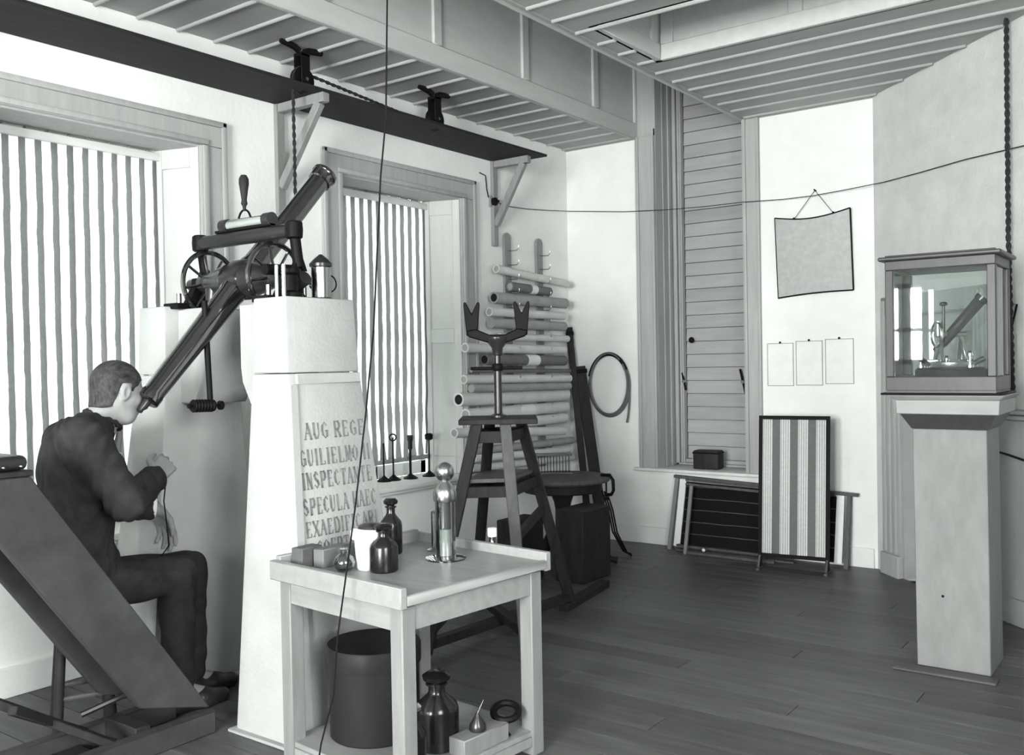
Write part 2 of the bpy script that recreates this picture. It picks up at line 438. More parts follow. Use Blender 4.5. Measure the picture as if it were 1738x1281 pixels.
# ---- left wall with two windows
WT = 0.36
ZS, ZH = 0.64, 2.55          # sill and head
W2 = (-2.485, -1.362); W1 = (-4.58, -3.457); W0 = (-6.70, -5.58)
wl = MB()
ed = [NEAR, W0[0], W0[1], W1[0], W1[1], W2[0], W2[1], 0.36]
for i in range(0, 8, 2): wl.bx(-WT, 0, ed[i], ed[i + 1], -0.06, H + 0.05)
for a, b in (W0, W1, W2):
    wl.bx(-WT, 0, a, b, -0.06, ZS - 0.03); wl.bx(-WT, 0, a, b, ZH, H + 0.05)
wl.build('wall_left', 'plaster', kind='structure', smooth=False)
def sash_window(name, y0, y1):
    t = thing(name, None, None, (0, (y0 + y1) / 2, ZS), kind='structure')
    cw = 0.15
    def casing(a, b, c, d):
        m = MB().bx(0.001, 0.022, a, b, c, d)
        return m
    # moulded architrave, mitred: flat board + raised outer bead + inner bead
    for (a, b, c, d) in ((y0 - cw, y0, ZS, ZH), (y1, y1 + cw, ZS, ZH), (y0 - cw, y1 + cw, ZH, ZH + 0.135)):
        MB().bx(0.001, 0.02, a, b, c, d).build('casing', 'casing_paint', t, bevel=0.003)
    for (a, b, c, d) in ((y0 - cw, y0 - cw + .03, ZS, ZH + .135), (y1 + cw - .03, y1 + cw, ZS, ZH + .135), (y0 - cw, y1 + cw, ZH + .105, ZH + .135),
                         (y0 - .035, y0 - 0.002, ZS, ZH), (y1 + 0.002, y1 + .035, ZS, ZH), (y0 - .035, y1 + .035, ZH + .002, ZH + .03)):
        MB().bx(0.02, 0.036, a, b, c, d).build('bead', 'casing_paint', t, bevel=0.006, seg=2)
    # splayed panelled reveals
    for (ya, sg) in ((y0, 1), (y1, -1)):
        yb = ya + sg * 0.085
        p0 = V(0.0, ya, 0); p1 = V(-0.265, yb, 0); u = unit(p1 - p0); L = np.linalg.norm(p1 - p0)
        w = np.cross((0, 0, 1), u) * (-sg)
        if w[1] * sg < 0: w = -w                      # towards the opening
        c = (p0 + p1) / 2
        MB().rbox(c - w * .012 + V(0, 0, (ZS + ZH) / 2), (L, .024, ZH - ZS), u, w).build('reveal', 'reveal_paint', t, smooth=False)
        for (s0, s1, z0, z1) in ((.0, .055, ZS, ZH), (L - .05, L, ZS, ZH), (.055, L - .05, ZS, ZS + .12), (.055, L - .05, ZH - .11, ZH), (.055, L - .05, 1.55, 1.65)):
            MB().rbox(p0 + u * (s0 + s1) / 2 + w * .005 + V(0, 0, (z0 + z1) / 2), (s1 - s0, .010, z1 - z0), u, w).build('reveal_frame', 'reveal_paint', t, bevel=0.003)
    MB().bx(-0.30, 0.0, y0, y1, ZH - .010, ZH - .001).build('soffit', 'casing_paint', t, smooth=False)
    # sash bars and panes behind the blind
    for (a, b, c, d) in ((y0 + .07, y0 + .125, ZS, ZH), (y1 - .125, y1 - .07, ZS, ZH), (y0 + .07, y1 - .07, ZS, ZS + .09), (y0 + .07, y1 - .07, ZH - .08, ZH),
                         ((y0 + y1) / 2 - .01, (y0 + y1) / 2 + .01, ZS, ZH), (y0 + .07, y1 - .07, 1.58, 1.60)):
        MB().bx(-0.335, -0.295, a, b, c, d).build('sash_bar', 'sill_paint', t, bevel=0.003)
    for (a, b) in ((y0 + .12, (y0 + y1) / 2 - .015), ((y0 + y1) / 2 + .015, y1 - .12)):
        for (c, d) in ((ZS + .085, 1.565), (1.615, ZH - .075)):
            MB().bx(-0.317, -0.313, a, b, c, d).build('pane', 'pane_glass', t, smooth=False)
    MB().bx(-0.30, 0.075, y0 - .19, y1 + .19, ZS - .03, ZS).build('sill', 'sill_paint', t, bevel=0.006, seg=2)
    MB().bx(0.001, 0.045, y0 - .17, y1 + .17, ZS - .055, ZS - .03).build('sill_moulding', 'sill_paint', t, bevel=0.008, seg=2)
    return t
sash_window('window_1', *W1); sash_window('window_2', *W2); sash_window('window_3', *W0)
# apron panel lines and baseboard under the windows
MB().bx(0.0, 0.018, NEAR, -0.002, 0.0, 0.13).build('baseboard_left', 'plaster', kind='structure', bevel=0.003)

# ---- back wall with the tall boarded meridian opening
OX0, OX1 = 0.80, 1.504
wb = MB()
wb.bx(0.0, OX0 - .0, 0.0, 0.36, -0.06, H + 0.05); wb.bx(OX1, XW + 0.5, 0.0, 0.36, -0.06, H + 0.05)
wb.bx(OX0, OX1, 0.0, 0.36, -0.06, 0.56)
wb.bx(OX0 - .15, OX1 + .05, 0.355, 0.40, H, H + SH + 0.04)
wb.build('wall_back', 'plaster', kind='structure', smooth=False)
t = thing('window_4', None, None, (1.15, 0, 0.58), kind='structure')
ZB = 0.585
for (a, b) in ((0.645, OX0), (OX1, 1.628)):
    MB().bx(a, b, -0.022, -0.001, ZB, H - .002).build('casing', 'casing_paint', t, bevel=0.003)
    MB().bx(a, a + .028, -0.036, -0.022, ZB, H - .002).build('bead', 'casing_paint', t, bevel=0.006, seg=2)
    MB().bx(b - .022, b, -0.030, -0.022, ZB, H - .002).build('bead', 'casing_paint', t, bevel=0.005, seg=2)
MB().bx(OX0 - .012, OX0 + 0.004, 0.0, 0.33, ZB, H + SH).build('reveal', 'casing_paint', t, smooth=False)
MB().bx(OX0 + .004, OX0 + .012, 0.10, 0.13, ZB, H + SH).build('reveal_bead', 'casing_paint', t, bevel=0.003)
MB().bx(OX0 + .004, OX0 + .016, 0.19, 0.23, ZB, H + SH).build('reveal_bead', 'casing_paint', t, bevel=0.003)
MB().bx(OX1 - .004, OX1 + .012, 0.0, 0.33, ZB, H + SH).build('reveal', 'casing_paint', t, smooth=False)
# stop, hinge strip and frame stile at the left of the boards
for (a, b, c, d) in ((OX0 + .004, OX0 + .034, .27, .33), (OX0 + .040, OX0 + .058, .285, .33), (OX0 + .064, OX0 + .078, .275, .33)):
    MB().bx(a, b, c, d, ZB, H + SH).build('frame_strip', 'casing_paint', t, bevel=0.004)
MB().bx(SL + .001, OX0 - .012, -0.001, 0.345, H - .0015, H + SH).build('upper_jamb', 'casing_paint', t, smooth=False)
nb = 33; z = ZB + 0.05; bh = 0.1015
MB().bx(OX0 - .14, OX1 + .04, .346, .354, ZB - .02, H + SH).build('backing', 'joint_dark', t, smooth=False)
while z < H + SH - 0.02:
    z1 = min(z + bh, H + SH)
    # each board a shallow clapboard: proud at its lower edge
    MB().hexa([(OX0 + .084, .318, z), (OX1 - .002, .318, z), (OX1 - .002, .345, z), (OX0 + .084, .345, z)],
              [(OX0 + .084, .327, z1 - .004), (OX1 - .002, .327, z1 - .004), (OX1 - .002, .345, z1 - .004), (OX0 + .084, .345, z1 - .004)]).build('shutter_board', 'shutter_board', t, smooth=False)
    z += bh
MB().bx(OX0, OX1, .27, .345, ZB, ZB + .018).build('threshold', 'casing_paint', t, bevel=0.004)
MB().bx(OX0 + .06, OX1, .295, .345, ZB + .018, ZB + .048).build('threshold', 'shutter_board', t, bevel=0.004)
MB().bx(0.60, 1.66, -0.06, 0.27, 0.562, ZB).build('sill', 'sill_paint', t, bevel=0.006, seg=2)
# latch handles and knob
k = on(1176, 577, 'y', .31)
MB().lathe((k[0], .318, k[2]), (0, -1, 0), [(0.008, 0), (0.008, .02), (.02, .024), (.024, .034), (.015, .044), (0, .046)], 16).build('knob', 'black_iron', t)
for (pa, pb) in (((1158, 632), (1164, 662)), ((1256, 626), (1266, 670))):
    a = on(*pa, 'y', .28); b = on(*pb, 'y', .28)
    h = MB().bar(a, b, .016, .012, (0, -1, 0)).build('latch_handle', 'black_iron', t, bevel=0.003)
    MB().cyl(V((a + b) / 2) + V(0, -.012, 0), V((a + b) / 2) + V(0, .04, 0), .013).build('latch_boss', 'steel', h)
MB().bx(0.0, .62, -0.018, -0.001, 0, .13).build('baseboard_back', 'plaster', kind='structure', bevel=0.003)
o = MB().bx(.62, XW - .02, -0.018, -0.001, 0, .13).build('baseboard_back', 'plaster', kind='structure', bevel=0.003)

# ---- oblique wall (45 degrees) and the walls outside the view
OU = unit((1, -1, 0)); ON = unit((-1, -1, 0))     # along the wall, into the room
def obl(k, off=0.0, z=0.0):                       # k metres along the wall from the corner
    return V(XW, 0, 0) + OU * k + ON * off + V(0, 0, z)
def oblbox(k0, k1, o0, o1, z0, z1):
    return MB().rbox(obl((k0 + k1) / 2, (o0 + o1) / 2, (z0 + z1) / 2), (k1 - k0, o1 - o0, z1 - z0), OU, ON)
LO = (XR - XW) * math.sqrt(2)
NK0, NK1, NZ = .30, 1.04, 1.66                 # recess of the wall press
wo = MB()
for (a, b, o_, c, d) in ((0, NK0, 0, -.06, H + .05), (NK1, LO + .2, 0, -.06, H + .05), (NK0, NK1, 0, NZ, H + .05), (NK0 - .01, NK1 + .01, -.17, -.06, NZ + .01)):
    wo.rbox(obl((a + b) / 2, (o_ - .3) / 2, (c + d) / 2), (b - a, .3 + o_, d - c), OU, ON)
wo.build('wall_oblique', 'plaster_speckled', kind='structure', smooth=False)
wr = MB().bx(XR, XR + .3, NEAR - .3, WR[0], -.06, H + .05).bx(XR, XR + .3, WR[1], -(XR - XW) + .1, -.06, H + .05)
wr.bx(XR, XR + .3, WR[0], WR[1], -.06, WRZ[0]).bx(XR, XR + .3, WR[0], WR[1], WRZ[1], H + .05)
wr.build('wall_right', 'wall_brown', kind='structure', smooth=False)
t = thing('window_8', None, None, (XR, (WR[0] + WR[1]) / 2, WRZ[0]), kind='structure')
for (p, q, c, d) in ((WR[0], WR[0] + .05, *WRZ), (WR[1] - .05, WR[1], *WRZ), (*WR, WRZ[0], WRZ[0] + .06), (*WR, WRZ[1] - .06, WRZ[1]), (-6.02, -5.98, *WRZ)):
    MB().bx(XR + .05, XR + .10, p, q, c, d).build('sash_bar', 'sill_paint', t, smooth=False)
wn = MB(); xs = [-WT] + [q for w in WB for q in w] + [XR + .3]
for i in range(0, len(xs), 2): wn.bx(xs[i], xs[i + 1], NEAR - .3, NEAR, -.06, H + .05)
for (a, b), WZ in zip(WB, WZB):
    wn.bx(a, b, NEAR - .3, NEAR, -.06, WZ[0]); wn.bx(a, b, NEAR - .3, NEAR, WZ[1], H + .05)
wn.build('wall_near', 'plaster', kind='structure', smooth=False)
for i, (a, b) in enumerate(WB):
    WZ = WZB[i]; mw_ = .08 if i == 0 else .025
    t = thing('window_%d' % (5 + i), None, None, ((a + b) / 2, NEAR, WZ[0]), kind='structure')
    for (p, q, c, d) in ((a, a + .05, *WZ), (b - .05, b, *WZ), (a, b, WZ[0], WZ[0] + .06), (a, b, WZ[1] - .06, WZ[1]), ((a + b) / 2 - mw_, (a + b) / 2 + mw_, *WZ), (a, b, 1.72, 1.77)):
        MB().bx(p, q, NEAR - .10, NEAR - .05, c, d).build('sash_bar', 'sill_paint', t, smooth=False)
# fluted casing of a low wall press beside the corner, dado and its rail
t = thing('door_1', None, None, obl(.66, 0, 0), kind='structure')
for k0, k1 in ((.105, .30), (1.04, 1.165)):
    oblbox(k0, k1, .001, .022, .13, 1.78).build('casing', 'casing_paint', t, bevel=0.003)
    w_ = (k1 - k0 - .03) / 3
    for j in range(3):
        oblbox(k0 + .012 + j * (w_ + .004), k0 + .012 + j * (w_ + .004) + w_ * .72, .020, .034, .15, 1.76).build('flute', 'casing_paint', t, bevel=0.006, seg=2)
    oblbox(k0 - .006, k1 + .004, .001, .042, .0, .14).build('plinth_block', 'casing_paint', t, bevel=0.003)
oblbox(.105, 1.165, .001, .022, NZ, 1.78).build('casing', 'casing_paint', t, bevel=0.003)
for k0, k1 in ((NK0 - .001, NK0 + .014), (NK1 - .014, NK1 + .001)):
    oblbox(k0, k1, -.165, .0, 0, NZ).build('reveal', 'dado', t, smooth=False)
oblbox(NK0 + .014, NK1 - .014, -.165, -.13, 0, NZ).build('leaf', 'dado', t, smooth=False)
for (a, b, c, d) in ((.314, .41, 0, NZ), (.93, 1.026, 0, NZ), (.41, .93, 0, .2), (.41, .93, .85, .97), (.41, .93, NZ - .12, NZ)):
    oblbox(a, b, -.13, -.112, c, d).build('leaf_frame', 'dado', t, bevel=0.004)
oblbox(1.165, LO, 0, .015, 0, 1.09).build('trim_7', 'dado', kind='structure', smooth=False)
t = oblbox(1.165, LO, 0, .05, 1.09, 1.118).build('trim_8', 'casing_paint', kind='structure', bevel=0.006)
oblbox(1.165, LO, .015, .035, 1.06, 1.09).build('bed_moulding', 'casing_paint', t, bevel=0.006)
oblbox(1.165, LO, .015, .03, 0, .14).build('baseboard_oblique', 'dado', kind='structure', bevel=0.003)
# ================================================================== blinds
def blind(y0, y1, zb, label):
    t = thing('window_blind', label, 'blind', (-0.24, (y0 + y1) / 2, zb), 'striped window blinds')
    nY, nZ = 90, 50
    m = MB(); vs = []
    zt = 2.492
    for j in range(nZ + 1):
        f = j / nZ; z = zb + (zt - zb) * f
        amp = 0.005 + 0.010 * (1 - f) ** 2
        for i in range(nY + 1):
            yy = y0 + (y1 - y0) * i / nY
            vs.append((-0.24 + amp * math.sin(yy * 2 * math.pi / 0.0762) + 0.006 * math.sin(z * 5 + yy * 4) * (1 - f), yy + 0.006 * (1 - f) ** 2 * math.sin(z * 22), z))
    m.add(vs, [(j * (nY + 1) + i, j * (nY + 1) + i + 1, (j + 1) * (nY + 1) + i + 1, (j + 1) * (nY + 1) + i) for j in range(nZ) for i in range(nY)])
    cl = m.build('cloth', 'blind_stripes', t)
    # local object space starts at the blind's base, stripes are counted from there
    MB().bx(-0.262, -0.222, y0 - .02, y1 + .02, 2.485, 2.527).build('head_rail', 'sill_paint', t, bevel=0.006, seg=2)
    MB().bx(-0.252, -0.228, y0, y1, zb - .03, zb).build('bottom_bar', 'paper_mid', t, bevel=0.004)
    for i in range(9):
        yy = y0 + (y1 - y0) * (i + .5) / 9
        MB().torus((-0.24, yy, 2.535), (0, 1, 0), 0.008, 0.0025, 12, 5).build('ring', 'steel', t)
    return t
blind(-2.395, -1.455, 0.775, 'striped cloth blind in the window beside the chart rack')
blind(-4.49, -3.552, 0.70, 'striped cloth blind in the window behind the seated man')
blind(-6.61, -5.67, 0.70, 'striped cloth blind in the window beyond the observing couch')

# ================================================================== long shelf, brackets, pulleys, ropes
sh = MB().bx(0.001, 0.40, -5.9, -0.86, 2.862, 2.878).build('wall_shelf', 'shelf_dark', bevel=0.003)
tag(sh, 'long dark plank shelf high on the window wall under the ceiling', 'shelf')
def bracket(y, label, L=0.40):
    t = thing('shelf_bracket', label, 'bracket', (0, y, 2.26), 'wooden shelf brackets')
    MB().bx(0.001, 0.03, y - .028, y + .028, 2.25, 2.861).build('wall_post', 'bracket_wood', t, bevel=0.004)
    MB().bx(0.03, L, y - .025, y + .025, 2.81, 2.861).build('arm', 'bracket_wood', t, bevel=0.005)
    MB().bar((0.03, y, 2.40), (L - .05, y, 2.815), .04, .05).build('strut', 'bracket_wood', t, bevel=0.004)
    return t
bracket(-2.945, 'wooden shelf bracket behind the hoisting rope between the two windows', .40)
bracket(-0.985, 'wooden shelf bracket beside the small wall switch near the corner', .33)
bracket(-5.05, 'wooden shelf bracket above the observing couch')
def pulley(px, py, label):
    b = on(px, py + 28, 'x', .30); bx_, by_ = 0.30, b[1]
    t = thing('pulley', label, 'pulley', (bx_, by_, 2.87), 'iron pulleys under the ceiling')
    zc = 2.925
    # two-footed cast bracket screwed to the ceiling
    m = MB()
    for s in (-1, 1):
        m.path([(bx_, by_ + s * .14, H - .012), (bx_, by_ + s * .09, H - .014), (bx_, by_ + s * .05, H - .020), (bx_, by_ + s * .02, H - .034)], [.014, .018, .018, .018], 8)
    m.build('ceiling_foot', 'black_iron', t)
    MB().bx(bx_ - .032, bx_ - .022, by_ - .03, by_ + .03, zc - .03, H - .05).bx(bx_ + .022, bx_ + .032, by_ - .03, by_ + .03, zc - .03, H - .05).bx(bx_ - .032, bx_ + .032, by_ - .03, by_ + .03, H - .065, H - .045).build('fork', 'black_iron', t, bevel=0.003)
    MB().lathe((bx_ - .02, by_, zc), (1, 0, 0), [(.02, 0), (.066, 0), (.068, .006), (.054, .02), (.068, .034), (.066, .04), (.02, .04)], 28).build('wheel', 'black_iron', t); wh = t.children[-1]
    MB().cyl((bx_ - .04, by_, zc), (bx_ + .04, by_, zc), .01, n=10).build('axle', 'steel', wh)
    return V(bx_, by_, zc)
pu1 = pulley(513, 105, 'iron ceiling pulley carrying the rope above the telescope')
pu2 = pulley(738, 178, 'iron ceiling pulley above the window by the chart rack')
# rope over both pulleys down to the striding level
def twisted(pts, r, name, label, cat='rope'):
    m = MB(); pts = [V(p) for p in pts]
    # resample
    dense = []
    for a, b in zip(pts[:-1], pts[1:]):
        k = max(2, int(np.linalg.norm(b - a) / 0.012))
        dense += [a + (b - a) * i / k for i in range(k)]
    dense.append(pts[-1])
    for ph_ in (0, math.pi):
        q = []
        for i, p in enumerate(dense):
            a = i * 0.9 + ph_
            t_ = unit(dense[min(i + 1, len(dense) - 1)] - dense[max(i - 1, 0)])
            u, v, w = frame(t_)
            q.append(p + (u * math.cos(a) + v * math.sin(a)) * r * 0.55)
        m.path(q, r * 0.62, 5)
    o = m.build(name, 'rope', smooth=True)
    return tag(o, label, cat)
AX, AY, AZ = 0.86, -3.87, 1.775        # centre of the telescope

# ================================================================== stone piers
LET = {  # stroke letters on a 1 x 1 box: (x0, y0, x1, y1, weight)
 'I': [(.5, 0, .5, 1, 2)], 'L': [(.25, 0, .25, 1, 2), (.25, 0, .85, 0, 1), (.85, 0, .85, .2, 1)],
 'E': [(.25, 0, .25, 1, 2), (.25, 0, .85, 0, 1), (.25, 1, .82, 1, 1), (.25, .52, .68, .52, 1), (.85, 0, .85, .2, 1), (.82, 1, .82, .82, 1)],
 'F': [(.25, 0, .25, 1, 2), (.25, 1, .85, 1, 1), (.25, .52, .7, .52, 1), (.85, 1, .85, .82, 1)],
 'A': [(.1, 0, .5, 1, 1), (.5, 1, .9, 0, 2), (.26, .38, .74, .38, 1)],
 'U': [(.2, 1, .2, .28, 2), (.2, .28, .38, .02, 2), (.38, .02, .62, .02, 1), (.62, .02, .8, .28, 1), (.8, .28, .8, 1, 1)],
 'R': [(.2, 0, .2, 1, 2), (.2, 1, .65, 1, 1), (.65, 1, .8, .85, 2), (.8, .85, .8, .66, 2), (.8, .66, .65, .5, 2), (.65, .5, .2, .5, 1), (.5, .5, .88, 0, 2)],
 'P': [(.2, 0, .2, 1, 2), (.2, 1, .65, 1, 1), (.65, 1, .82, .85, 2), (.82, .85, .82, .62, 2), (.82, .62, .65, .46, 2), (.65, .46, .2, .46, 1)],
 'D': [(.2, 0, .2, 1, 2), (.2, 1, .6, 1, 1), (.6, 1, .86, .75, 2), (.86, .75, .86, .25, 2), (.86, .25, .6, 0, 2), (.6, 0, .2, 0, 1)],
 'O': [(.5, 1, .2, .75, 1), (.2, .75, .15, .5, 2), (.15, .5, .2, .25, 2), (.2, .25, .5, 0, 1), (.5, 0, .8, .25, 1), (.8, .25, .85, .5, 2), (.85, .5, .8, .75, 2), (.8, .75, .5, 1, 1)],
 'C': [(.82, .8, .55, 1, 1), (.55, 1, .25, .8, 1), (.25, .8, .17, .5, 2), (.17, .5, .25, .2, 2), (.25, .2, .55, 0, 1), (.55, 0, .84, .2, 1)],
 'G': [(.82, .8, .55, 1, 1), (.55, 1, .25, .8, 1), (.25, .8, .17, .5, 2), (.17, .5, .25, .2, 2), (.25, .2, .55, 0, 1), (.55, 0, .82, .12, 1), (.82, .12, .82, .45, 2), (.6, .45, .92, .45, 1)],
 'S': [(.8, .82, .5, 1, 1), (.5, 1, .22, .8, 2), (.22, .8, .35, .58, 2), (.35, .58, .68, .42, 2), (.68, .42, .8, .2, 2), (.8, .2, .5, 0, 1), (.5, 0, .18, .2, 1)],
 'T': [(.5, 0, .5, 1, 2), (.1, 1, .9, 1, 1), (.1, 1, .1, .82, 1), (.9, 1, .9, .82, 1)],
 'N': [(.18, 0, .18, 1, 1), (.18, 1, .82, 0, 2), (.82, 0, .82, 1, 1)],
 'M': [(.1, 0, .18, 1, 1), (.18, 1, .5, .1, 2), (.5, .1, .82, 1, 1), (.82, 1, .9, 0, 2)],
 'H': [(.2, 0, .2, 1, 2), (.8, 0, .8, 1, 2), (.2, .52, .8, .52, 1)],
 'X': [(.12, 1, .88, 0, 2), (.12, 0, .88, 1, 1)]}
SERIF = {'I': [.5], 'L': [.25], 'E': [], 'F': [.25], 'A': [.1, .9], 'R': [.2, .88], 'P': [.2], 'T': [.5], 'N': [.18], 'M': [.1, .9], 'H': [.2, .8], 'X': [.12, .88], 'U': [], 'D': [], 'O': [], 'C': [], 'G': [], 'S': []}
def letters(txt, org, u, v, w, ht, width):
    """strokes as thin raised paint; org lower left, u along, v up, w outwards"""
    out = []; n = sum(0.55 if c == ' ' else (0.6 if c == 'I' else 1.0) for c in txt); cw = width / n; x = 0.0
    org, u, v, w = V(org), V(u), V(v), V(w)
    for ch in txt:
        if ch == ' ': x += cw * .55; continue
        adv = cw * (0.6 if ch == 'I' else 1.0); m = MB(); out.append(m)
        for (a, b, c, d, wt) in LET[ch] + [(s - .14, 0, s + .14, 0, 1) for s in SERIF[ch]] + ([(s - .14, 1, s + .14, 1, 1) for s in SERIF[ch]] if ch in 'IHNX' else []):
            off = 0.5 * (adv - cw * .86) if ch == 'I' else cw * .07
            p = org + u * (x + off + (a * .86) * cw) + v * (b * ht); q = org + u * (x + off + (c * .86) * cw) + v * (d * ht)
            th = ht * (0.17 if wt == 2 else 0.075)
            e = unit(q - p) * th * .3
            m.bar(p - e, q + e, th, 0.0012, w)
        x += adv
    return out
def lerp(a, b, t): return V(a) * (1 - t) + V(b) * t
def pier(mir, label):
    """mir(x): the pier is built on the right of the telescope and mirrored for the left one"""
    f = (lambda x: x) if mir > 0 else (lambda x: 2 * AX - x)
    t = thing('stone_pier', label, 'pier', (f(1.335), -3.9, 0), 'stone piers of the telescope')
    def q(pts):
        p = [(f(x), y, z) for x, y, z in pts]
        return p if mir > 0 else p[::-1]
    zj = 1.378; zt = 1.672
    b = q([(1.14, -4.16, 0), (1.53, -4.16, 0), (1.53, -3.56, 0), (1.14, -3.56, 0)])
    m_ = q([(1.148, -4.055, zj - .003), (1.362, -4.055, zj - .003), (1.362, -3.68, zj - .003), (1.148, -3.68, zj - .003)])
    MB().hexa(b, m_).build('shaft', 'stone', t, bevel=0.008, seg=2)
    b2 = q([(1.150, -4.055, zj), (1.360, -4.055, zj), (1.360, -3.68, zj), (1.150, -3.68, zj)])
    t2 = q([(1.158, -4.05, zt), (1.352, -4.05, zt), (1.352, -3.695, zt), (1.158, -3.695, zt)])
    MB().hexa(b2, t2).build('cap_block', 'stone', t, bevel=0.008, seg=2)
    # corbel on the telescope side
    poly = [(0.985, 1.66), (0.985, 1.40), (0.995, 1.34), (1.045, 1.25), (1.16, 1.25), (1.16, 1.66)]
    poly = [(f(x), z) for x, z in poly]
    if mir < 0: poly = poly[::-1]
    MB().prism(poly, (0, -3.985, 0), (1, 0, 0), (0, 0, 1), (0, .27, 0)).build('corbel', 'stone', t, bevel=0.006)
    # raised margin strips of the inscribed face
    def face(y, z, off=0.0):
        k = z / zj; x = 1.53 + (1.362 - 1.53) * k + off
        return V(f(x), y, z)
    def strip(ya0, ya1, z0, yb0, yb1, z1, th, nm, mt='stone'):
        A = [face(ya0, z0, -.004), face(ya0, z0, th), face(ya1, z0, th), face(ya1, z0, -.004)]
        B = [face(yb0, z1, -.004), face(yb0, z1, th), face(yb1, z1, th), face(yb1, z1, -.004)]
        MB().hexa(A, B).build(nm, mt, t, bevel=0.002)
    strip(-4.158, -4.115, 0.0, -4.056, -4.02, 1.335, .008, 'margin')
    strip(-4.02, -3.685, 1.335, -4.018, -3.685, 1.375, .008, 'margin')
    # plinth laid in the floor
    MB().bx(min(f(1.12), f(1.55)), max(f(1.12), f(1.55)), -4.185, -3.54, 0, .012).build('plinth', 'dado', t, bevel=0.003)
    if mir > 0:
        un = unit(face(-3.9, 1.0) - face(-3.9, 0.5)); nn = unit(np.cross((0, 1, 0), un)); 
        if nn[0] < 0: nn = -nn
        for txt, (pa, pb), (pc, pd), ht in (('AUG REGE', (516, 745), (620, 737), .060), ('GUILIELMO II', (508, 786), (630, 783), .060), ('INSPECTANTE', (513, 829), (633, 816), .060),
                                      ('SPECULA HAEC', (514, 869), (641, 860), .060), ('EXAEDIFICARI', (519, 908), (643, 893), .056), ('COEPTA', (538, 938), (606, 930), .050)):
            # left end on the face: solve for y with x depending on z
            def hit(px, py):
                x = 1.42
                for _ in range(12):
                    p = on(px, py, 'x', x); x = 1.53 + (1.362 - 1.53) * p[2] / zj + .0012
                return p
            a = hit(pa, pb); c = hit(pc, pd)
            o = V(a[0], a[1], (a[2] + c[2]) / 2); o[0] = 1.53 + (1.362 - 1.53) * o[2] / zj + .0008
            ln = letters(txt, o, (0, 1, 0), un, nn, ht, c[1] - a[1])
            for lm in ln: lm.build('inscription_letter', 'letter_paint', t, smooth=False)
    return t
pier(1, 'tapered stone pier with a painted Latin inscription beside the table')
pier(-1, 'tapered stone pier in front of the seated man, without inscription')

# ================================================================== transit telescope
t = thing('transit_telescope', 'black transit telescope on its horizontal axis between the two stone piers', 'telescope', (AX, AY, 1.30))
e = on(250, 685, 'x', AX); ob = on(553, 298, 'x', AX)
ct = V(AX, AY, AZ); d = unit(ob - e)
L1 = np.linalg.norm(ob - ct); L2 = np.linalg.norm(e - ct)
MB().lathe(ct, d, [(.058, 0), (.058, .08), (.052, .10), (.047, L1 - .10), (.047, L1 - .06), (.054, L1 - .055), (.056, L1 - .02), (.060, L1 - .015), (.060, L1), (.050, L1), (.046, L1 - .03), (0, L1 - .03)], 32, cap=False).build('objective_tube', 'black_gloss', t)
MB().lathe(ct, -d, [(.058, 0), (.058, .08), (.054, .10), (.042, L2 - .05), (.045, L2 - .045), (.045, L2 - .01), (.036, L2 - .005), (.0, L2 - .005)], 32, cap=False).build('eyepiece_tube', 'black_gloss', t)
MB().lathe(ct, -d, [(.018, L2 - .02), (.018, L2 + .02), (.012, L2 + .03), (.012, L2 + .045), (0, L2 + .045)], 18).build('eyepiece', 'gunmetal', t)
MB().rbox(ct, (.15, .14, .14), (1, 0, 0), d).build('centre_cube', 'gunmetal', t, bevel=0.03, seg=3)
for s in (-1, 1):
    MB().lathe(ct + V(s * .06, 0, 0), (s, 0, 0), [(.078, 0), (.072, .03), (.045, .15), (.040, .21), (.026, .215), (.026, .30)], 28).build('axis_cone', 'gunmetal', t)
    # spoked circle
    xc = AX + s * (.225 if s < 0 else .215); R = .135
    w = MB().torus((xc, AY, AZ), (1, 0, 0), R, .011, 48, 8)
    gc = w.build('graduated_circle', 'black_gloss', t)
    for k in range(8):
        a = k * math.pi / 4 + .2
        MB().cyl((xc, AY + .03 * math.cos(a), AZ + .03 * math.sin(a)), (xc, AY + R * math.cos(a), AZ + R * math.sin(a)), .006, n=8).build('spoke', 'black_gloss', gc)
    MB().lathe((xc - .015, AY, AZ), (1, 0, 0), [(.04, 0), (.045, .005), (.045, .025), (.04, .03)], 20).build('hub', 'gunmetal', gc)
    # bearing standard on the pier with its bed plate
    xb = AX + s * .30
    MB().bx(xb - .05, xb + .05, AY - .15, AY + .13, 1.660, 1.686).build('bed_plate', 'black_iron', t, bevel=0.003)
    MB().prism([(-.075, 0), (.075, 0), (.03, .085), (.028, .115), (-.028, .115), (-.03, .085)], (xb - .02, AY, 1.686), (0, 1, 0), (0, 0, 1), (.04, 0, 0)).build('bearing', 'black_iron', t, bevel=0.004)
    for k, yy in enumerate((-.105, .08)):
        MB().cyl((xb, AY + yy, 1.686), (xb, AY + yy, 1.73), .011, n=12).build('levelling_screw', 'steel', t)
# reading microscopes / pillars at the right-hand bearing
for px_ in (470, 482):
    p = on(px_, 494, 'y', -4.0)
    MB().cyl((p[0], -4.0, 1.674), (p[0], -4.0, 1.80), .008, n=12).build('pillar', 'nickel', t)
MB().cyl((1.16, -3.99, 1.79), (1.16, -3.80, 1.80), .022, n=16).build('microscope', 'black_iron', t)
MB().lathe((1.24, -3.93, 1.674), (0, 0, 1), [(.05, 0), (.05, .02), (.03, .03), (.028, .09), (.04, .10), (.04, .115)], 20).build('microscope', 'black_iron', t)
MB().cyl((1.17, -3.86, 1.72), (1.25, -3.86, 1.76), .03, n=16).build('microscope', 'gunmetal', t)
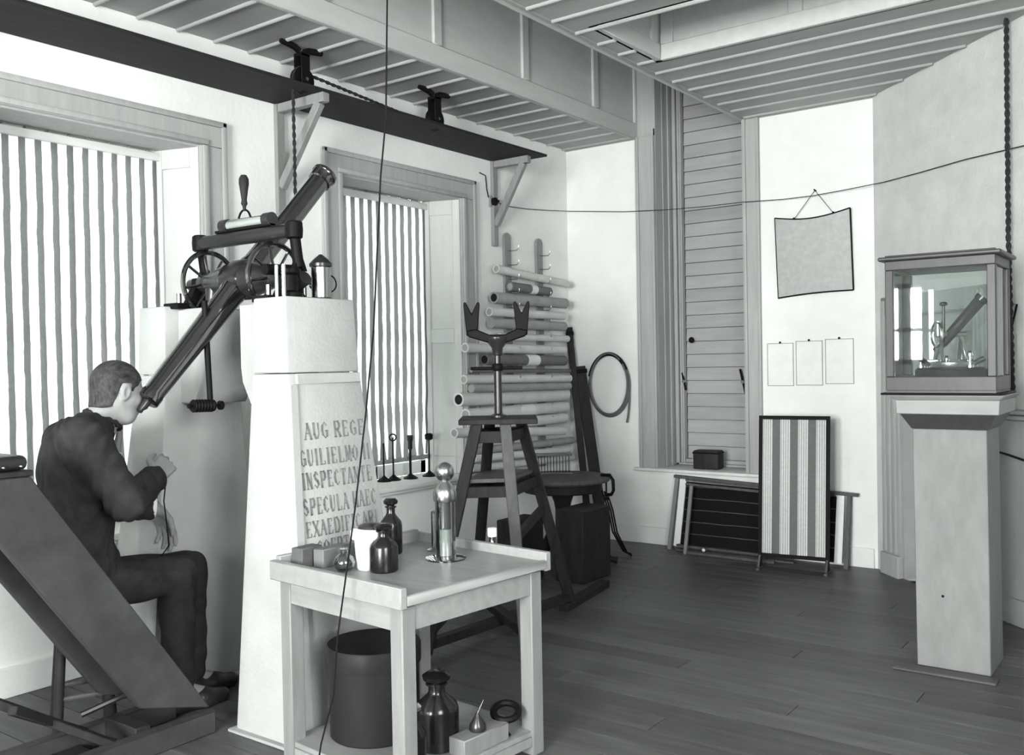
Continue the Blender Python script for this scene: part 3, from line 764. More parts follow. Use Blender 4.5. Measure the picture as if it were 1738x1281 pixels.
# setting circle clamp hanging below the left cone, and slow-motion rod with its screw head
MB().lathe((AX - .17, AY - .02, AZ - .03), (0, -.12, -1), [(.035, 0), (.03, .05), (.022, .12), (.018, .17), (.024, .18), (.02, .21)], 18).build('clamp', 'gunmetal', t)
r0 = on(348, 560, 'x', AX + .02); r1 = on(357, 682, 'x', AX + .02)
MB().cyl(V(r0) + V(0, 0, .12), r1, .012, n=12).build('slow_motion_rod', 'black_iron', t)
c0 = on(327, 689, 'x', AX + .02); c1 = on(362, 688, 'x', AX + .02)
cdv = unit(c1 - c0); CL = np.linalg.norm(c1 - c0)
MB().lathe(c0, cdv, [(.010, -.02), (.010, -.012), (.004, -.012), (.004, 0), (.024, 0)] + [(q_, CL * (i + .5) / 14) for i, q_ in enumerate([.027, .023] * 7)] + [(.024, CL), (.005, CL), (.005, CL + .028), (.019, CL + .03), (.019, CL + .042), (.006, CL + .046), (.006, CL + .052)], 18).build('screw_drum', 'black_iron', t)

# striding level resting on the axis
t = thing('striding_level', 'striding level with glass vial and wooden handle set over the telescope axis', 'level', (AX, AY - .0, 1.80))
la = on(340, 412, 'y', AY - .02); lb = on(499, 392, 'y', AY - .02)
la[2] = lb[2] = (la[2] + lb[2]) / 2
MB().cyl(la, lb, .030, n=24).build('level_bar', 'gunmetal', t)
for k, p in enumerate((la, lb)):
    MB().lathe(p - V(0, 0, .036), (0, 0, 1), [(.026, 0), (.034, .006), (.036, .036), (.034, .066), (.026, .072)], 20).build('end_block', 'black_iron', t)
    MB().cyl(p, (p[0], AY, AZ + .03), .019 if k == 0 else .022, n=16).build('leg', 'black_iron', t)
    MB().prism([(-.035, -.05), (-.015, 0), (.015, 0), (.035, -.05), (.02, -.05), (0, -.02), (-.02, -.05)][::-1], (p[0] - .012, AY, AZ + .062), (0, 1, 0), (0, 0, 1), (.024, 0, 0)).build('foot', 'black_iron', t)
ld_ = unit(lb - la); up = V(0, 0, 1)
v0 = la + ld_ * (np.linalg.norm(lb - la) * .28) + up * .058; v1 = la + ld_ * (np.linalg.norm(lb - la) * .74) + up * .058
MB().cyl(v0, v1, .024, n=20).build('vial', 'vial_glass', t); vial_ = [q for q in t.children if q.name.startswith('vial')][0]
MB().cyl(v0 + ld_ * .01, v1 - ld_ * .01, .019, n=14).build('vial_tube', 'linen', vial_)
for p in (v0, v1):
    MB().cyl(p - ld_ * .012, p + ld_ * .03, .029, n=20).build('vial_cap', 'gunmetal', vial_)
MB().bar(v0 - ld_ * .05 - up * .022, v1 + ld_ * .03 - up * .022, .03, .012).build('vial_bed', 'black_iron', t, bevel=0.002)
hc = la + ld_ * (np.linalg.norm(lb - la) * .50) + up * .06
hp = []
for k in range(13):
    a = math.pi * k / 12
    hp.append(hc + ld_ * .042 * math.cos(a) + up * (.055 * math.sin(a)))
MB().path(hp, .0045, 8).build('handle_loop', 'black_iron', t); hl_ = [q for q in t.children if q.name.startswith('handle_loop')][0]
MB().lathe(hc + up * .05, (0, 0, 1), [(.006, 0), (.008, .02), (.014, .03), (.011, .045), (.017, .09), (.021, .115), (.020, .135), (.012, .15), (0, .153)], 18, cap=False).build('handle', 'dark_wood', hl_)
yr = pu1[1] - .064
twisted([(pu1[0], yr, 0.95), (pu1[0], yr, 1.6), (pu1[0], yr, 2.3), (pu1[0], yr, pu1[2])] +
        [(pu1[0], pu1[1] - .064 * math.cos(a), pu1[2] + .064 * math.sin(a)) for a in [math.pi * k / 10 for k in range(1, 9)]] +
        [(pu2[0], pu2[1] - .07, pu2[2] - .04), (pu2[0], pu2[1] - .03, 2.868)], .009,
        'hoist_rope', 'dark twisted rope hung over the ceiling pulleys behind the telescope')

# canister lamp on the pier
p = on(540, 500, 'y', -3.76); lx, ly = p[0], -3.76
t = thing('canister_lamp', 'small metal lantern with conical cap standing on the inscribed pier', 'lantern', (lx + .02, ly, 1.672))
lx += .02
MB().lathe((lx, ly, 1.6725), (0, 0, 1), [(.046, 0), (.048, .008), (.040, .012), (.040, .135), (.046, .14)], 24).build('body', 'steel', t)
MB().lathe((lx, ly, 1.812), (0, 0, 1), [(.047, 0), (.047, .012), (.03, .03), (.012, .045), (.006, .05), (0, .05)], 24).build('cap', 'gunmetal', t)
MB().path([(lx + .04 * q_, ly + .043 + .04 * math.sin(a), 1.745 + .035 * math.cos(a)) for q_, a in [(0.0, math.pi * k / 10) for k in range(11)]], .003, 6).build('handle', 'wire', t)
MB().cyl((lx - .055, ly - .0, 1.74), (lx - .035, ly, 1.74), .018, n=14).build('lens', 'nickel', t)
# ================================================================== work table in the foreground
TA = V(2.194, -4.339); ang = math.radians(84.6)
TU = V(math.cos(ang), math.sin(ang)); TV = V(-math.sin(ang), math.cos(ang))     # along the long side, away from the near corner
LU, LV = 0.705, 0.685
TZ = 0.70
def tp(u, v, z=0.0): p = TA + TU * u + TV * v; return V(p[0], p[1], z)
def tbox(u0, u1, v0, v1, z0, z1):
    return MB().rbox(tp((u0 + u1) / 2, (v0 + v1) / 2, (z0 + z1) / 2), (u1 - u0, v1 - v0, z1 - z0), (TU[0], TU[1], 0), (TV[0], TV[1], 0))
t = thing('work_table', 'pale wooden work table with raised rim and low shelf beside the inscribed pier', 'table', tp(LU / 2, LV / 2))
tbox(0.01, LU - .01, 0.01, LV - .01, .668, .690).build('table_top', 'pale_wood_flat', t, bevel=0.002)
# rim: tall on the near-left side and the back, low moulding on the right
tbox(-.005, .022, -.005, LV + .005, .655, .722).build('rim', 'rim_wood', t, bevel=0.003)
tbox(LU - .022, LU + .005, -.005, LV + .005, .655, .722).build('rim', 'rim_wood', t, bevel=0.003)
m = MB()
m.prism([(0, .664), (.03, .664), (.03, .6915), (.012, .6955), (.0, .692)], tp(.022, -.008), (TV[0], TV[1], 0), (0, 0, 1), V(TU[0], TU[1], 0) * (LU - .044)).build('rim', 'rim_wood', t, bevel=0.002)
tbox(.022, LU - .022, LV - .022, LV + .005, .655, .735).build('rim', 'rim_wood', t, bevel=0.003)
LW = .058
for (u, v) in ((.02, .02), (LU - .02 - LW, .02), (.02, LV - .02 - LW), (LU - .02 - LW, LV - .02 - LW)):
    tbox(u, u + LW, v, v + LW, 0, .655).build('leg', 'pale_wood', t, bevel=0.004)
for (u0, u1, v0, v1) in ((.02 + LW, LU - .02 - LW, .024, .046), (.02 + LW, LU - .02 - LW, LV - .046, LV - .024), (.024, .046, .02 + LW, LV - .02 - LW), (LU - .046, LU - .024, .02 + LW, LV - .02 - LW)):
    tbox(u0, u1, v0, v1, .575, .655).build('apron', 'pale_wood_flat', t, bevel=0.002)
tbox(.03, LU - .03, .03, LV - .03, .07, .09).build('low_shelf', 'pale_wood_flat', t, bevel=0.002)
for (u0, u1, v0, v1) in ((.02 + LW, LU - .02 - LW, .026, .048), (.026, .048, .02 + LW, LV - .02 - LW)):
    tbox(u0, u1, v0, v1, .035, .07).build('shelf_rail', 'pale_wood_flat', t, bevel=0.002)
def onT(px, py): return on(px, py, 'z', .690)
# wooden blocks by the left rim
a = onT(512, 958)
o = MB().rbox(V(1.575, -4.165, .725), (.055, .10, .07), (1, .05, 0)).build('sample_block', 'pad_gray', bevel=0.003); tag(o, 'dark grey rectangular block at the corner of the work table', 'block')
o = MB().rbox(V(1.635, -4.10, .7225), (.05, .14, .065), (1, .05, 0)).build('sample_block', 'paper_dark', bevel=0.003); tag(o, 'long grey block beside the dark block on the work table', 'block')
# round flask
p = V(1.755, -4.155, .69)
t2 = thing('glass_flask', 'small round glass flask beside the blocks on the table', 'flask', p)
MB().lathe(p, (0, 0, 1), [(.022, 0), (.034, .012), (.038, .03), (.03, .05), (.014, .062), (.014, .075), (.018, .078)], 22).build('bulb', 'vial_glass', t2)
MB().lathe(p, (0, 0, 1), [(.018, .003), (.03, .013), (.033, .028), (.0, .03)], 22, cap=False).build('contents', 'pad_gray', t2)
# white lidded jar
p = on(625, 965, 'z', .69)
t2 = thing('lidded_jar', 'white ceramic jar with wide lid on the work table', 'jar', p)
MB().lathe(p, (0, 0, 1), [(.036, 0), (.040, .005), (.046, .10), (.046, .108)], 26).build('body', 'ceramic', t2)
MB().lathe(p, (0, 0, 1), [(.056, .108), (.060, .115), (.060, .135), (.054, .14), (0, .143)], 26, cap=False).build('lid', 'ceramic', t2)
MB().lathe(p + V(.0, .02, 0), (0, 0, 1), [(.05, .139), (.045, .15), (.025, .158), (0, .16)], 22, cap=False).build('cover_disc', 'gunmetal', t2)
# dark stoppered bottles
def bottle(p, h, r, label, mt='dark_glass', stop='bottle_black', g='dark glass bottles'):
    t2 = thing('stoppered_bottle', label, 'bottle', p, g)
    MB().lathe(p, (0, 0, 1), [(r * .9, 0), (r, .006), (r, h * .50), (r * .92, h * .58), (r * .45, h * .70), (r * .38, h * .74), (r * .38, h * .82), (r * .5, h * .83), (r * .5, h * .86), (0, h * .86)], 24, cap=False).build('body', mt, t2)
    MB().lathe(p, (0, 0, 1), [(r * .9, .003), (r * .93, .008), (r * .93, h * .45), (0, h * .45)], 24, cap=False).build('contents', 'black_gloss', t2)
    MB().lathe(p, (0, 0, 1), [(r * .3, h * .80), (r * .33, h * .87), (r * .62, h * .90), (r * .66, h * .95), (r * .4, h), (0, h)], 18, cap=False).build('stopper', stop, t2)
    return t2
p = on(652, 972, 'z', .69)
bottle(V(p[0] - .02, p[1] + .02, .69), .165, .05, 'short dark glass bottle in front of the white jar', 'bottle_black')
p = on(655, 940, 'z', .69)
bottle(V(p[0] + .01, p[1] + .02, .69), .21, .042, 'tall dark bottle with square stopper behind the white jar', 'bottle_black')
# metal-capped glass cylinder instrument
p = on(757, 948, 'z', .69)
t2 = thing('glass_cylinder_instrument', 'upright glass cylinder instrument with metal ball top on the table', 'instrument', p)
MB().lathe(p, (0, 0, 1), [(.075, 0), (.075, .006), (.04, .012)], 28).build('foot', 'vial_glass', t2)
MB().lathe(p, (0, 0, 1), [(.037, .010), (.037, .215), (.035, .215), (.035, .012)], 28, cap=False).build('cylinder', 'vial_glass', t2)
MB().cyl(p + V(0, 0, .11), p + V(0, 0, .21), .024, n=20).build('dark_column', 'paper_dark', t2)
MB().cyl(p + V(0, 0, .014), p + V(0, 0, .11), .025, n=20).build('pale_column', 'ceramic', t2)
MB().lathe(p, (0, 0, 1), [(.041, .212), (.043, .22), (.043, .245), (.036, .262), (.022, .278), (.018, .287)], 28).build('cap', 'steel', t2)
MB().ball(p + V(0, 0, .318), .036, 24).build('ball', 'steel', t2)
p2_ = on(738, 934, 'z', .69)
t2 = thing('measuring_tube', 'thin measuring glass standing behind the ball-topped cylinder', 'glass tube', p2_)
MB().lathe(p2_, (0, 0, 1), [(.03, 0), (.03, .005), (.013, .01), (.013, .15), (.016, .152), (.011, .152), (.011, .012)], 20, cap=False).build('tube', 'vial_glass', t2)
MB().cyl(p2_ + V(0, 0, .012), p2_ + V(0, 0, .14), .0095, n=14).build('contents', 'paper_pale', t2)
p = on(836, 933, 'z', .69)
t2 = thing('corked_vial', 'small vial with white cap at the far corner of the table', 'vial', p)
MB().lathe(p, (0, 0, 1), [(.038, 0), (.04, .004), (.016, .007), (.014, .01), (.014, .055)], 18).build('body', 'vial_glass', t2)
MB().cyl(p + V(0, 0, .012), p + V(0, 0, .052), .0125, n=14).build('contents', 'black_gloss', t2)
MB().lathe(p, (0, 0, 1), [(.017, .052), (.018, .056), (.018, .082), (.015, .085)], 18).build('cap', 'ceramic', t2)
# things on the low shelf
SZ = .09
p = tp(.27, .46, SZ)
t2 = thing('lidded_bin', 'tall black round bin with fitted lid under the work table', 'bin', p)
MB().lathe(p, (0, 0, 1), [(.155, 0), (.160, .006), (.160, .28)], 48).build('body', 'bin_black', t2)
MB().lathe(p, (0, 0, 1), [(.167, .255), (.168, .262), (.168, .318), (.164, .325), (.155, .322), (0, .320)], 48, cap=False).build('lid', 'bin_black', t2)
bottle(tp(.13, .10, SZ), .225, .042, 'black glass bottle at the front of the low table shelf', 'bottle_black', 'nickel', 'bottles under the table')
bottle(tp(.32, .19, SZ), .26, .075, 'squat dark carboy at the back of the low table shelf', 'bottle_black', 'bottle_black', 'bottles under the table')
o = tbox(.30, .52, .04, .115, SZ, SZ + .06).build('wooden_case', 'pale_wood', bevel=0.003); tag(o, 'plain pale wooden box lying on the low table shelf', 'box')
t2 = thing('reading_glass', 'black ring with a handle leaning on the wooden box under the table', 'reading glass', tp(.56, .10, SZ))
c = tp(.56, .09, SZ + .075)
MB().torus(c, (.2, -.3, 1), .045, .013, 28, 8).build('ring', 'black_iron', t2)
MB().cyl(c + V(-.03, -.03, -.005), tp(.53, .05, SZ + .005), .010, n=12).build('handle', 'black_iron', t2)
t2 = thing('oil_can', 'small shiny spouted can on the box under the table', 'can', tp(.40, .075, SZ + .061))
c = tp(.40, .075, SZ + .061)
MB().lathe(c, (0, 0, 1), [(.028, 0), (.03, .004), (.028, .02), (.012, .045), (.005, .06)], 18).build('body', 'gunmetal', t2)
MB().cyl(c + V(0, 0, .055), c + V(.02, .01, .105), .005, .002, n=10).build('spout', 'steel', t2)

# hanging cord from the meridian slot down to the floor in front of the pier
pts = [on(662, -60, 'y', -4.30), on(655, 200, 'y', -4.31), on(646, 300, 'y', -4.32), on(634, 560, 'y', -4.34), on(621, 700, 'y', -4.36), on(603, 860, 'y', -4.375), on(584, 1000, 'y', -4.38), on(573, 1080, 'y', -4.39), on(566, 1180, 'y', -4.385), on(545, 1262, 'y', -4.385)]
top = pts[0].copy(); top[2] = H - .012
pts[0] = V(top[0] + .01, top[1], H - .0)
o = MB().path(pts + [V(pts[-1][0] - .05, -4.38, .006), V(pts[-1][0] - .2, -4.36, .006)], .0028, 6).build('electric_flex', 'wire'); tag(o, 'thin dark electric cord hanging in front of the work table to the floor', 'cord')

# ================================================================== fork stand
ST = V(1.19, -2.52)
feet = {'R': (1.235, -1.935), 'L': (1.165, -3.09), 'F': (1.53, -2.78), 'B': (.82, -2.29)}
t = thing('fork_stand', 'dark four-legged wooden stand carrying an iron double fork', 'stand', (ST[0], ST[1], 0))
zt = 1.095
tops = {k: ST + (V(v) - ST) * .30 for k, v in feet.items()}
for k in 'RLFB':
    a = V(feet[k][0], feet[k][1], 0.0); b = V(tops[k][0], tops[k][1], zt)
    mt = 'mid_dark_wood' if k == 'F' else 'dark_wood'
    MB().bar(a + V(0, 0, .04 if k == 'R' else .02), b, .058, .058, (RGT[0], RGT[1], 0)).build('leg', mt, t, bevel=0.004)
rr = unit((RGT[0], RGT[1], 0)); ff = unit((FWD[0], FWD[1], 0))
MB().rbox(V(ST[0], ST[1], zt + .012), (.40, .36, .028), rr, ff).build('top_board', 'dark_wood', t, bevel=0.004)
for a, b in (('L', 'F'), ('F', 'R'), ('R', 'B'), ('B', 'L')):
    pa, pb = lerp(V(*feet[a], 0), V(*tops[a], zt), .94), lerp(V(*feet[b], 0), V(*tops[b], zt), .94)
    MB().bar(pa, pb, .03, .06).build('top_rail', 'dark_wood', t, bevel=0.003)
    pa, pb = lerp(V(*feet[a], 0), V(*tops[a], zt), .695), lerp(V(*feet[b], 0), V(*tops[b], zt), .695)
    MB().bar(pa, pb, .03, .055).build('stretcher', 'dark_wood', t, bevel=0.003)
cs = {k: lerp(V(*feet[k], 0), V(*tops[k], zt), .735) for k in 'LFRB'}
MB().add([cs[k] for k in 'LFRB'] + [cs[k] + V(0, 0, .02) for k in 'LFRB'], [(3, 2, 1, 0), (4, 5, 6, 7), (0, 1, 5, 4), (1, 2, 6, 5), (2, 3, 7, 6), (3, 0, 4, 7)]).build('tray_board', 'mid_dark_wood', t, bevel=0.002)
MB().bar(lerp(V(*feet['L'], 0), V(*tops['L'], zt), .06), lerp(V(*feet['R'], 0), V(*tops['R'], zt), .06), .05, .045).build('foot_rail', 'dark_wood', t, bevel=0.003)
MB().bar(lerp(V(*feet['F'], 0), V(*tops['F'], zt), .10), lerp(V(*feet['B'], 0), V(*tops['B'], zt), .10), .05, .045).build('foot_rail', 'dark_wood', t, bevel=0.003)
MB().bar((1.245, -2.02, .022), (1.14, -1.39, .022), .06, .044).build('foot_block', 'dark_wood', t, bevel=0.003)
MB().bar(lerp(V(*feet['L'], 0), V(*tops['L'], zt), .12), lerp(V(*feet['R'], 0), V(*tops['R'], zt), .55), .04, .04).build('brace', 'dark_wood', t, bevel=0.003)
c = V(ST[0], ST[1], zt + .026)
MB().lathe(c, (0, 0, 1), [(.045, 0), (.045, .01), (.022, .02), (.019, .32), (.026, .325), (.030, .36), (.06, .40), (.06, .415)], 22).build('post', 'gunmetal', t)
MB().cyl(c + V(0, 0, .255) - rr * .14, c + V(0, 0, .255) + rr * .13, .009, n=12).build('cross_rod', 'black_iron', t)
MB().lathe(c, (0, 0, 1), [(.024, .24), (.03, .25), (.03, .27), (.024, .28)], 18).build('collar', 'black_iron', t)
m = MB()
zy = zt + .026 + .40
arm = []
cc = V(ST[0], ST[1], zy)
m.prism([(-.16, .05), (-.15, .02), (-.04, -.015), (.04, -.015), (.15, .02), (.16, .05), (.11, .06), (.04, .03), (-.04, .03), (-.11, .06)], cc - ff * .03, rr, (0, 0, 1), ff * .06)
m.build('yoke', 'black_iron', t, bevel=0.006)
for s in (-1, 1):
    MB().prism([(-.028, -.06), (.028, -.06), (.042, .10), (.040, .115), (.030, .115), (.0, .055), (-.030, .115), (-.040, .115), (-.042, .10)],
               cc + rr * s * .13 + V(0, 0, .085) - ff * .022, rr, (0, 0, 1), ff * .044).build('fork', 'black_iron', t, bevel=0.004)

# ================================================================== round table with apparatus near the corner
RC = V(.52, -.92, 0)
t = thing('round_table', 'small dark round table standing behind the fork stand', 'table', RC)
MB().lathe(RC, (0, 0, 1), [(.30, .565), (.325, .57), (.335, .582), (.335, .598), (.33, .605), (0, .606)], 44, cap=False).build('table_top', 'mid_dark_wood', t)
MB().lathe(RC, (0, 0, 1), [(.27, .50), (.28, .51), (.28, .566)], 40).build('apron', 'dark_wood', t)
MB().lathe(RC, (0, 0, 1), [(.09, .10), (.10, .13), (.05, .18), (.04, .3), (.06, .42), (.09, .5)], 24).build('column', 'dark_wood', t)
for k in range(3):
    a = math.radians(25 + 120 * k); dd = V(math.cos(a), math.sin(a), 0)
    MB().path([RC + dd * .05 + V(0, 0, .22), RC + dd * .15 + V(0, 0, .20), RC + dd * .26 + V(0, 0, .09), RC + dd * .33 + V(0, 0, .03), RC + dd * .38 + V(0, 0, .022)], [.035, .032, .027, .022, .024], 10).build('leg', 'dark_wood', t)
# dark instrument box and drum stored beneath, chest behind
o = MB().bx(.79, 1.00, -1.42, -1.08, 0, .46).build('instrument_case', 'dark_wood', bevel=0.006); tag(o, 'upright dark wooden case in front of the round table', 'case')
o = MB().bx(.50, .66, -1.66, -1.36, 0, .40).build('instrument_case', 'dark_wood', bevel=0.006); tag(o, 'lower dark wooden case between the round table and the fork stand', 'case')
t = thing('table_clamp', 'black screw clamp fixed to the edge of the round table', 'clamp', (.83, -.80, .45))
q0 = V(.845, -.80, .612)
MB().path([q0 + V(-.08, 0, 0), q0 + V(-.01, 0, .004), q0 + V(.015, 0, -.03), q0 + V(.018, 0, -.10), q0 + V(.0, 0, -.13), q0 + V(-.05, 0, -.135)], .012, 8).build('frame', 'black_iron', t)
MB().lathe(q0 + V(-.04, 0, -.17), (0, 0, 1), [(.006, .13), (.006, .02), (.02, .02), (.02, 0)], 12).build('screw', 'black_iron', t)
for k in range(3):
    x0 = .71 + .018 * k
    o = MB().path([(x0 - .06, -.62 + .02 * k, .50 - .03 * k), (x0 - .01, -.60, .34), (x0 + .01, -.58, .18), (x0 + .05 + .01 * k, -.50 - .02 * k, .03), (x0 + .10, -.47 - .03 * k, .010)], .006, 6).build('hanging_cable', 'black_iron')
    tag(o, 'thin black cable hanging from under the round table', 'cable', 'cables behind the round table')
# small grid box and wire frame on the round table
t = thing('wire_test_frame', 'small frame of thin upright wires standing on the round table', 'frame', (.38, -.86, .606))
m = MB()
for k in range(12): m.cyl((.30 + k * .018, -.93 + k * .012, .610), (.30 + k * .018, -.93 + k * .012, .735), .0025, n=6)
m.build('wires', 'wire', t)
MB().bar((.285, -.94, .745), (.52, -.785, .745), .03, .02).build('top_bar', 'paper_dark', t, bevel=0.002)
MB().bar((.285, -.94, .612), (.52, -.785, .612), .03, .010).build('bottom_bar', 'paper_dark', t, bevel=0.002)
# two long dark rails leaning in the corner
for k, (pt, pbm, wd_, label) in enumerate((((966, 556), (.36, -.30), .05, 'long dark wooden rail leaning in the corner, taller of the pair'), ((984, 622), (.47, -.27), .085, 'broad dark grooved rail leaning in the corner, shorter of the pair'))):
    a = on(*pt, 'y', -.045); b = V(pbm[0], pbm[1], 0.0)
    t = thing('leaning_rail', label, 'rail', b)
    nrm = unit(np.cross(a - b, (RGT[0], RGT[1], 0)))
    MB().bar(b + unit(a - b) * .015, a, wd_, .03, nrm).build('rail', 'dark_wood', t, bevel=0.003); rl_ = t.children[-1]
    sd = unit(np.cross(nrm, a - b))
    for s in (-1, 1):
        MB().bar(b + sd * s * wd_ * .42 + nrm * .02 + unit(a - b) * .03, a + sd * s * wd_ * .42 + nrm * .02, .012, .014, nrm).build('edge_strip', 'mid_dark_wood', rl_)
    MB().bar(lerp(b, a, .97) - sd * wd_ * .6, lerp(b, a, .97) + sd * wd_ * .6, .03, .05, nrm).build('end_piece', 'black_iron', t, bevel=0.003)

# ================================================================== chart rack and rolls on the left wall
for (pt, n_, label) in (((863, 395), 0, 'wooden batten with brass hooks on the wall, taller of the rack pair'), ((917, 405), 1, 'wooden batten with brass hooks on the wall, nearer the corner')):
    p = on(*pt, 'x', .03); yb_ = p[1]
    t = thing('rack_batten', label, 'rack', (0, yb_, .60), 'chart rack battens')
    poly = [(-.042, 0), (.042, 0), (.042, p[2] - .60 - .04)] + [(.042 * math.cos(a), p[2] - .64 + .042 * math.sin(a)) for a in [math.pi * k / 8 for k in range(1, 8)]] + [(-.042, p[2] - .64)]
    MB().prism(poly, (.001, yb_, .60), (0, 1, 0), (0, 0, 1), (.022, 0, 0)).build('batten', 'bracket_wood', t, bevel=0.003); bt_ = t.children[-1]
    for z in np.arange(p[2] - .13, .68, -.105):
        MB().path([(.023, yb_, z), (.05, yb_, z - .004), (.10, yb_, z - .006), (.118, yb_, z + .01), (.12, yb_, z + .03)], .0035, 6).build('hook', 'brass_gray', bt_)
# rolls: pixel ends on the wall plane, diameter in pixels, paper, extras
RO = [((842, 456), (962, 482), 15, 'paper_pale', None), ((865, 486), (932, 495), 17, 'paper_dark', 'band'), ((838, 505), (959, 515), 20, 'paper_mid', None), ((830, 529), (956, 536), 16, 'paper_pale', None),
      ((833, 548), (957, 554), 18, 'paper_mid', None), ((848, 571), (963, 575), 13, 'paper_pale', None), ((789, 590), (957, 594), 17, 'paper_pale', None), ((822, 610), (957, 612), 20, 'paper_dark', 'band'),
      ((799, 629), (967, 629), 8, 'paper_dark', None), ((787, 644), (966, 642), 16, 'paper_pale', None), ((800, 659), (966, 655), 14, 'paper_mid', None), ((778, 678), (960, 669.5), 24, 'paper_pale', None),
      ((790, 704), (960, 690), 21, 'paper_pale', 'band'), ((800, 725), (958, 709), 20, 'paper_pale', None), ((771, 735), (957, 731), 17, 'paper_pale', None), ((803, 766), (971, 747), 14, 'paper_mid', None),
      ((803, 779), (965, 763), 14, 'paper_pale', None), ((799, 795), (971, 776), 14, 'paper_pale', None)]
ORD = ['topmost', 'second', 'third', 'fourth', 'fifth', 'sixth', 'seventh', 'eighth', 'ninth', 'tenth', 'eleventh', 'twelfth', 'thirteenth', 'fourteenth', 'fifteenth', 'sixteenth', 'seventeenth', 'lowest']
KIND = {'paper_pale': 'pale paper chart roll', 'paper_mid': 'greyish chart roll', 'paper_dark': 'dark chart roll'}
for i, (pa, pb, dpx, mt, ex) in enumerate(RO):
    xo = .085 + {10: .055, 14: .10, 16: .06}.get(i, 0)
    a = on(*pa, 'x', xo); b = on(*pb, 'x', xo)
    r = dpx * np.linalg.norm((a + b) / 2 - CAM) / FPX / 2
    r = min(r, .062) * .92
    lab = KIND[mt] + (' with a pale band' if ex else '') + (' at the top of the wall rack' if i == 0 else ' at the bottom of the wall rack' if i == 17 else ', %s from the top of the wall rack' % ORD[i])
    t = thing('chart_roll', lab, 'paper roll', V((a + b) / 2) - V(0, 0, r), 'chart rolls on the wall rack')
    d = unit(b - a); L = np.linalg.norm(b - a)
    MB().lathe(a, d, [(r * .72, .004), (r * .72, 0), (r, 0), (r * 1.0, L * .3), (r * .98, L), (r * .72, L), (r * .72, L - .004)], 22, cap=False).build('paper', mt, t); pa_ = t.children[-1]
    MB().lathe(a, d, [(r * .73, .003), (r * .73, L - .003)], 18).build('hollow', 'hole_shade' if i in (7, 11, 2) else 'paper_mid', pa_)  # solid end caps; on some, the shade inside the roll is painted dark
    if ex: MB().lathe(a, d, [(r * 1.02, L * .48), (r * 1.03, L * .49), (r * 1.03, L * .62), (r * 1.02, L * .63)], 22).build('band', 'paper_white', pa_)
# loops of cord the rolls hang in are the hooks; small switch with wire on the wall
p = on(834, 343, 'x', .0)
t = thing('wall_switch', 'small black switch on the wall beside the shelf bracket', 'switch', (0, p[1], p[2] - .03))
MB().bx(0.001, .02, p[1] - .035, p[1] + .035, p[2] - .04, p[2] + .04).build('block', 'bracket_wood', t, bevel=0.003)
MB().lathe((.02, p[1], p[2]), (1, 0, 0), [(.03, 0), (.03, .02), (.02, .03), (.008, .032), (.008, .05), (0, .05)], 18, cap=False).build('switch_body', 'black_iron', t)
o = MB().path([on(814, 293, 'x', .006), on(824, 298, 'x', .006), on(826, 320, 'x', .006), on(829, 335, 'x', .01)], .004, 6).build('switch_wire', 'wire'); tag(o, 'short thin wire running down the wall to the small switch', 'wire')
# wire strung across the corner to the oblique wall
w0 = V(.03, p[1], p[2]); w1 = onobl(1738, 246, .01); w1 = w1 + V(.35, -.35, .08)
qs = [on(885, 353, 'y', -.05), on(960, 358, 'y', -.04), on(1060, 359, 'y', -.06), on(1160, 352, 'y', -.10), on(1260, 334, 'y', -.12), on(1360, 337, 'y', -.14), on(1440, 322, 'y', -.2), on(1540, 298, 'y', -.45), on(1640, 270, 'y', -.75)]
q2 = [w0]
o = MB().path([w0, on(862, 350, 'x', .02), on(895, 354.5, 'x', .02), on(930, 357, 'x', .02), V(.06, -.05, on(970, 358, 'y', -.05)[2])] + [on(x_, y_, 'y', -.05) for x_, y_ in ((1060, 359), (1130, 356), (1200, 350), (1260, 343), (1330, 338), (1380, 332), (1440, 321))] + [onobl(x_, y_, .02) for x_, y_ in ((1500, 309), (1560, 293), (1640, 270), (1700, 256), (1738, 247))] + [w1], .0028, 5).build('strung_wire', 'wire')
tag(o, 'thin sagging wire strung from the small switch along the walls', 'wire')

# ================================================================== four small stands on the window sill
for k, (pb, pt, label) in enumerate((((652, 817), 752, 'small black wire stand on the sill, the one beside the pier'), ((668, 815), 742, 'small black ring stand on the window sill'), ((697, 812), 738, 'small black candle-shaped stand on the window sill'), ((729, 808), 735, 'small black cup stand on the sill beside the window reveal'))):
    p = on(pb[0], pb[1], 'z', ZS); q = on(pb[0], pt, 'x', p[0]); hh = q[2] - ZS
    t = thing('small_stand', label, 'stand', p, 'small stands on the window sill')
    MB().lathe(p, (0, 0, 1), [(.048, 0), (.05, .006), (.03, .018), (.014, .03), (.006, .04)], 20).build('base', 'black_iron', t)
    MB().cyl(p + V(0, 0, .035), p + V(0, 0, hh), .0055 + .003 * (k == 2), n=10).build('stem', 'black_iron', t)
    if k == 1: MB().torus(p + V(0, 0, hh), (1, -1, 0), .022, .005, 20, 6).build('ring', 'black_iron', t)
    if k == 2: MB().lathe(p, (0, 0, 1), [(.008, hh - .10), (.016, hh - .09), (.016, hh - .04), (.022, hh - .03), (.022, hh)], 14).build('socket', 'gunmetal', t)
    if k == 3: MB().lathe(p, (0, 0, 1), [(.006, hh - .05), (.026, hh - .04), (.028, hh - .01), (.018, hh)], 16).build('cup', 'black_iron', t)
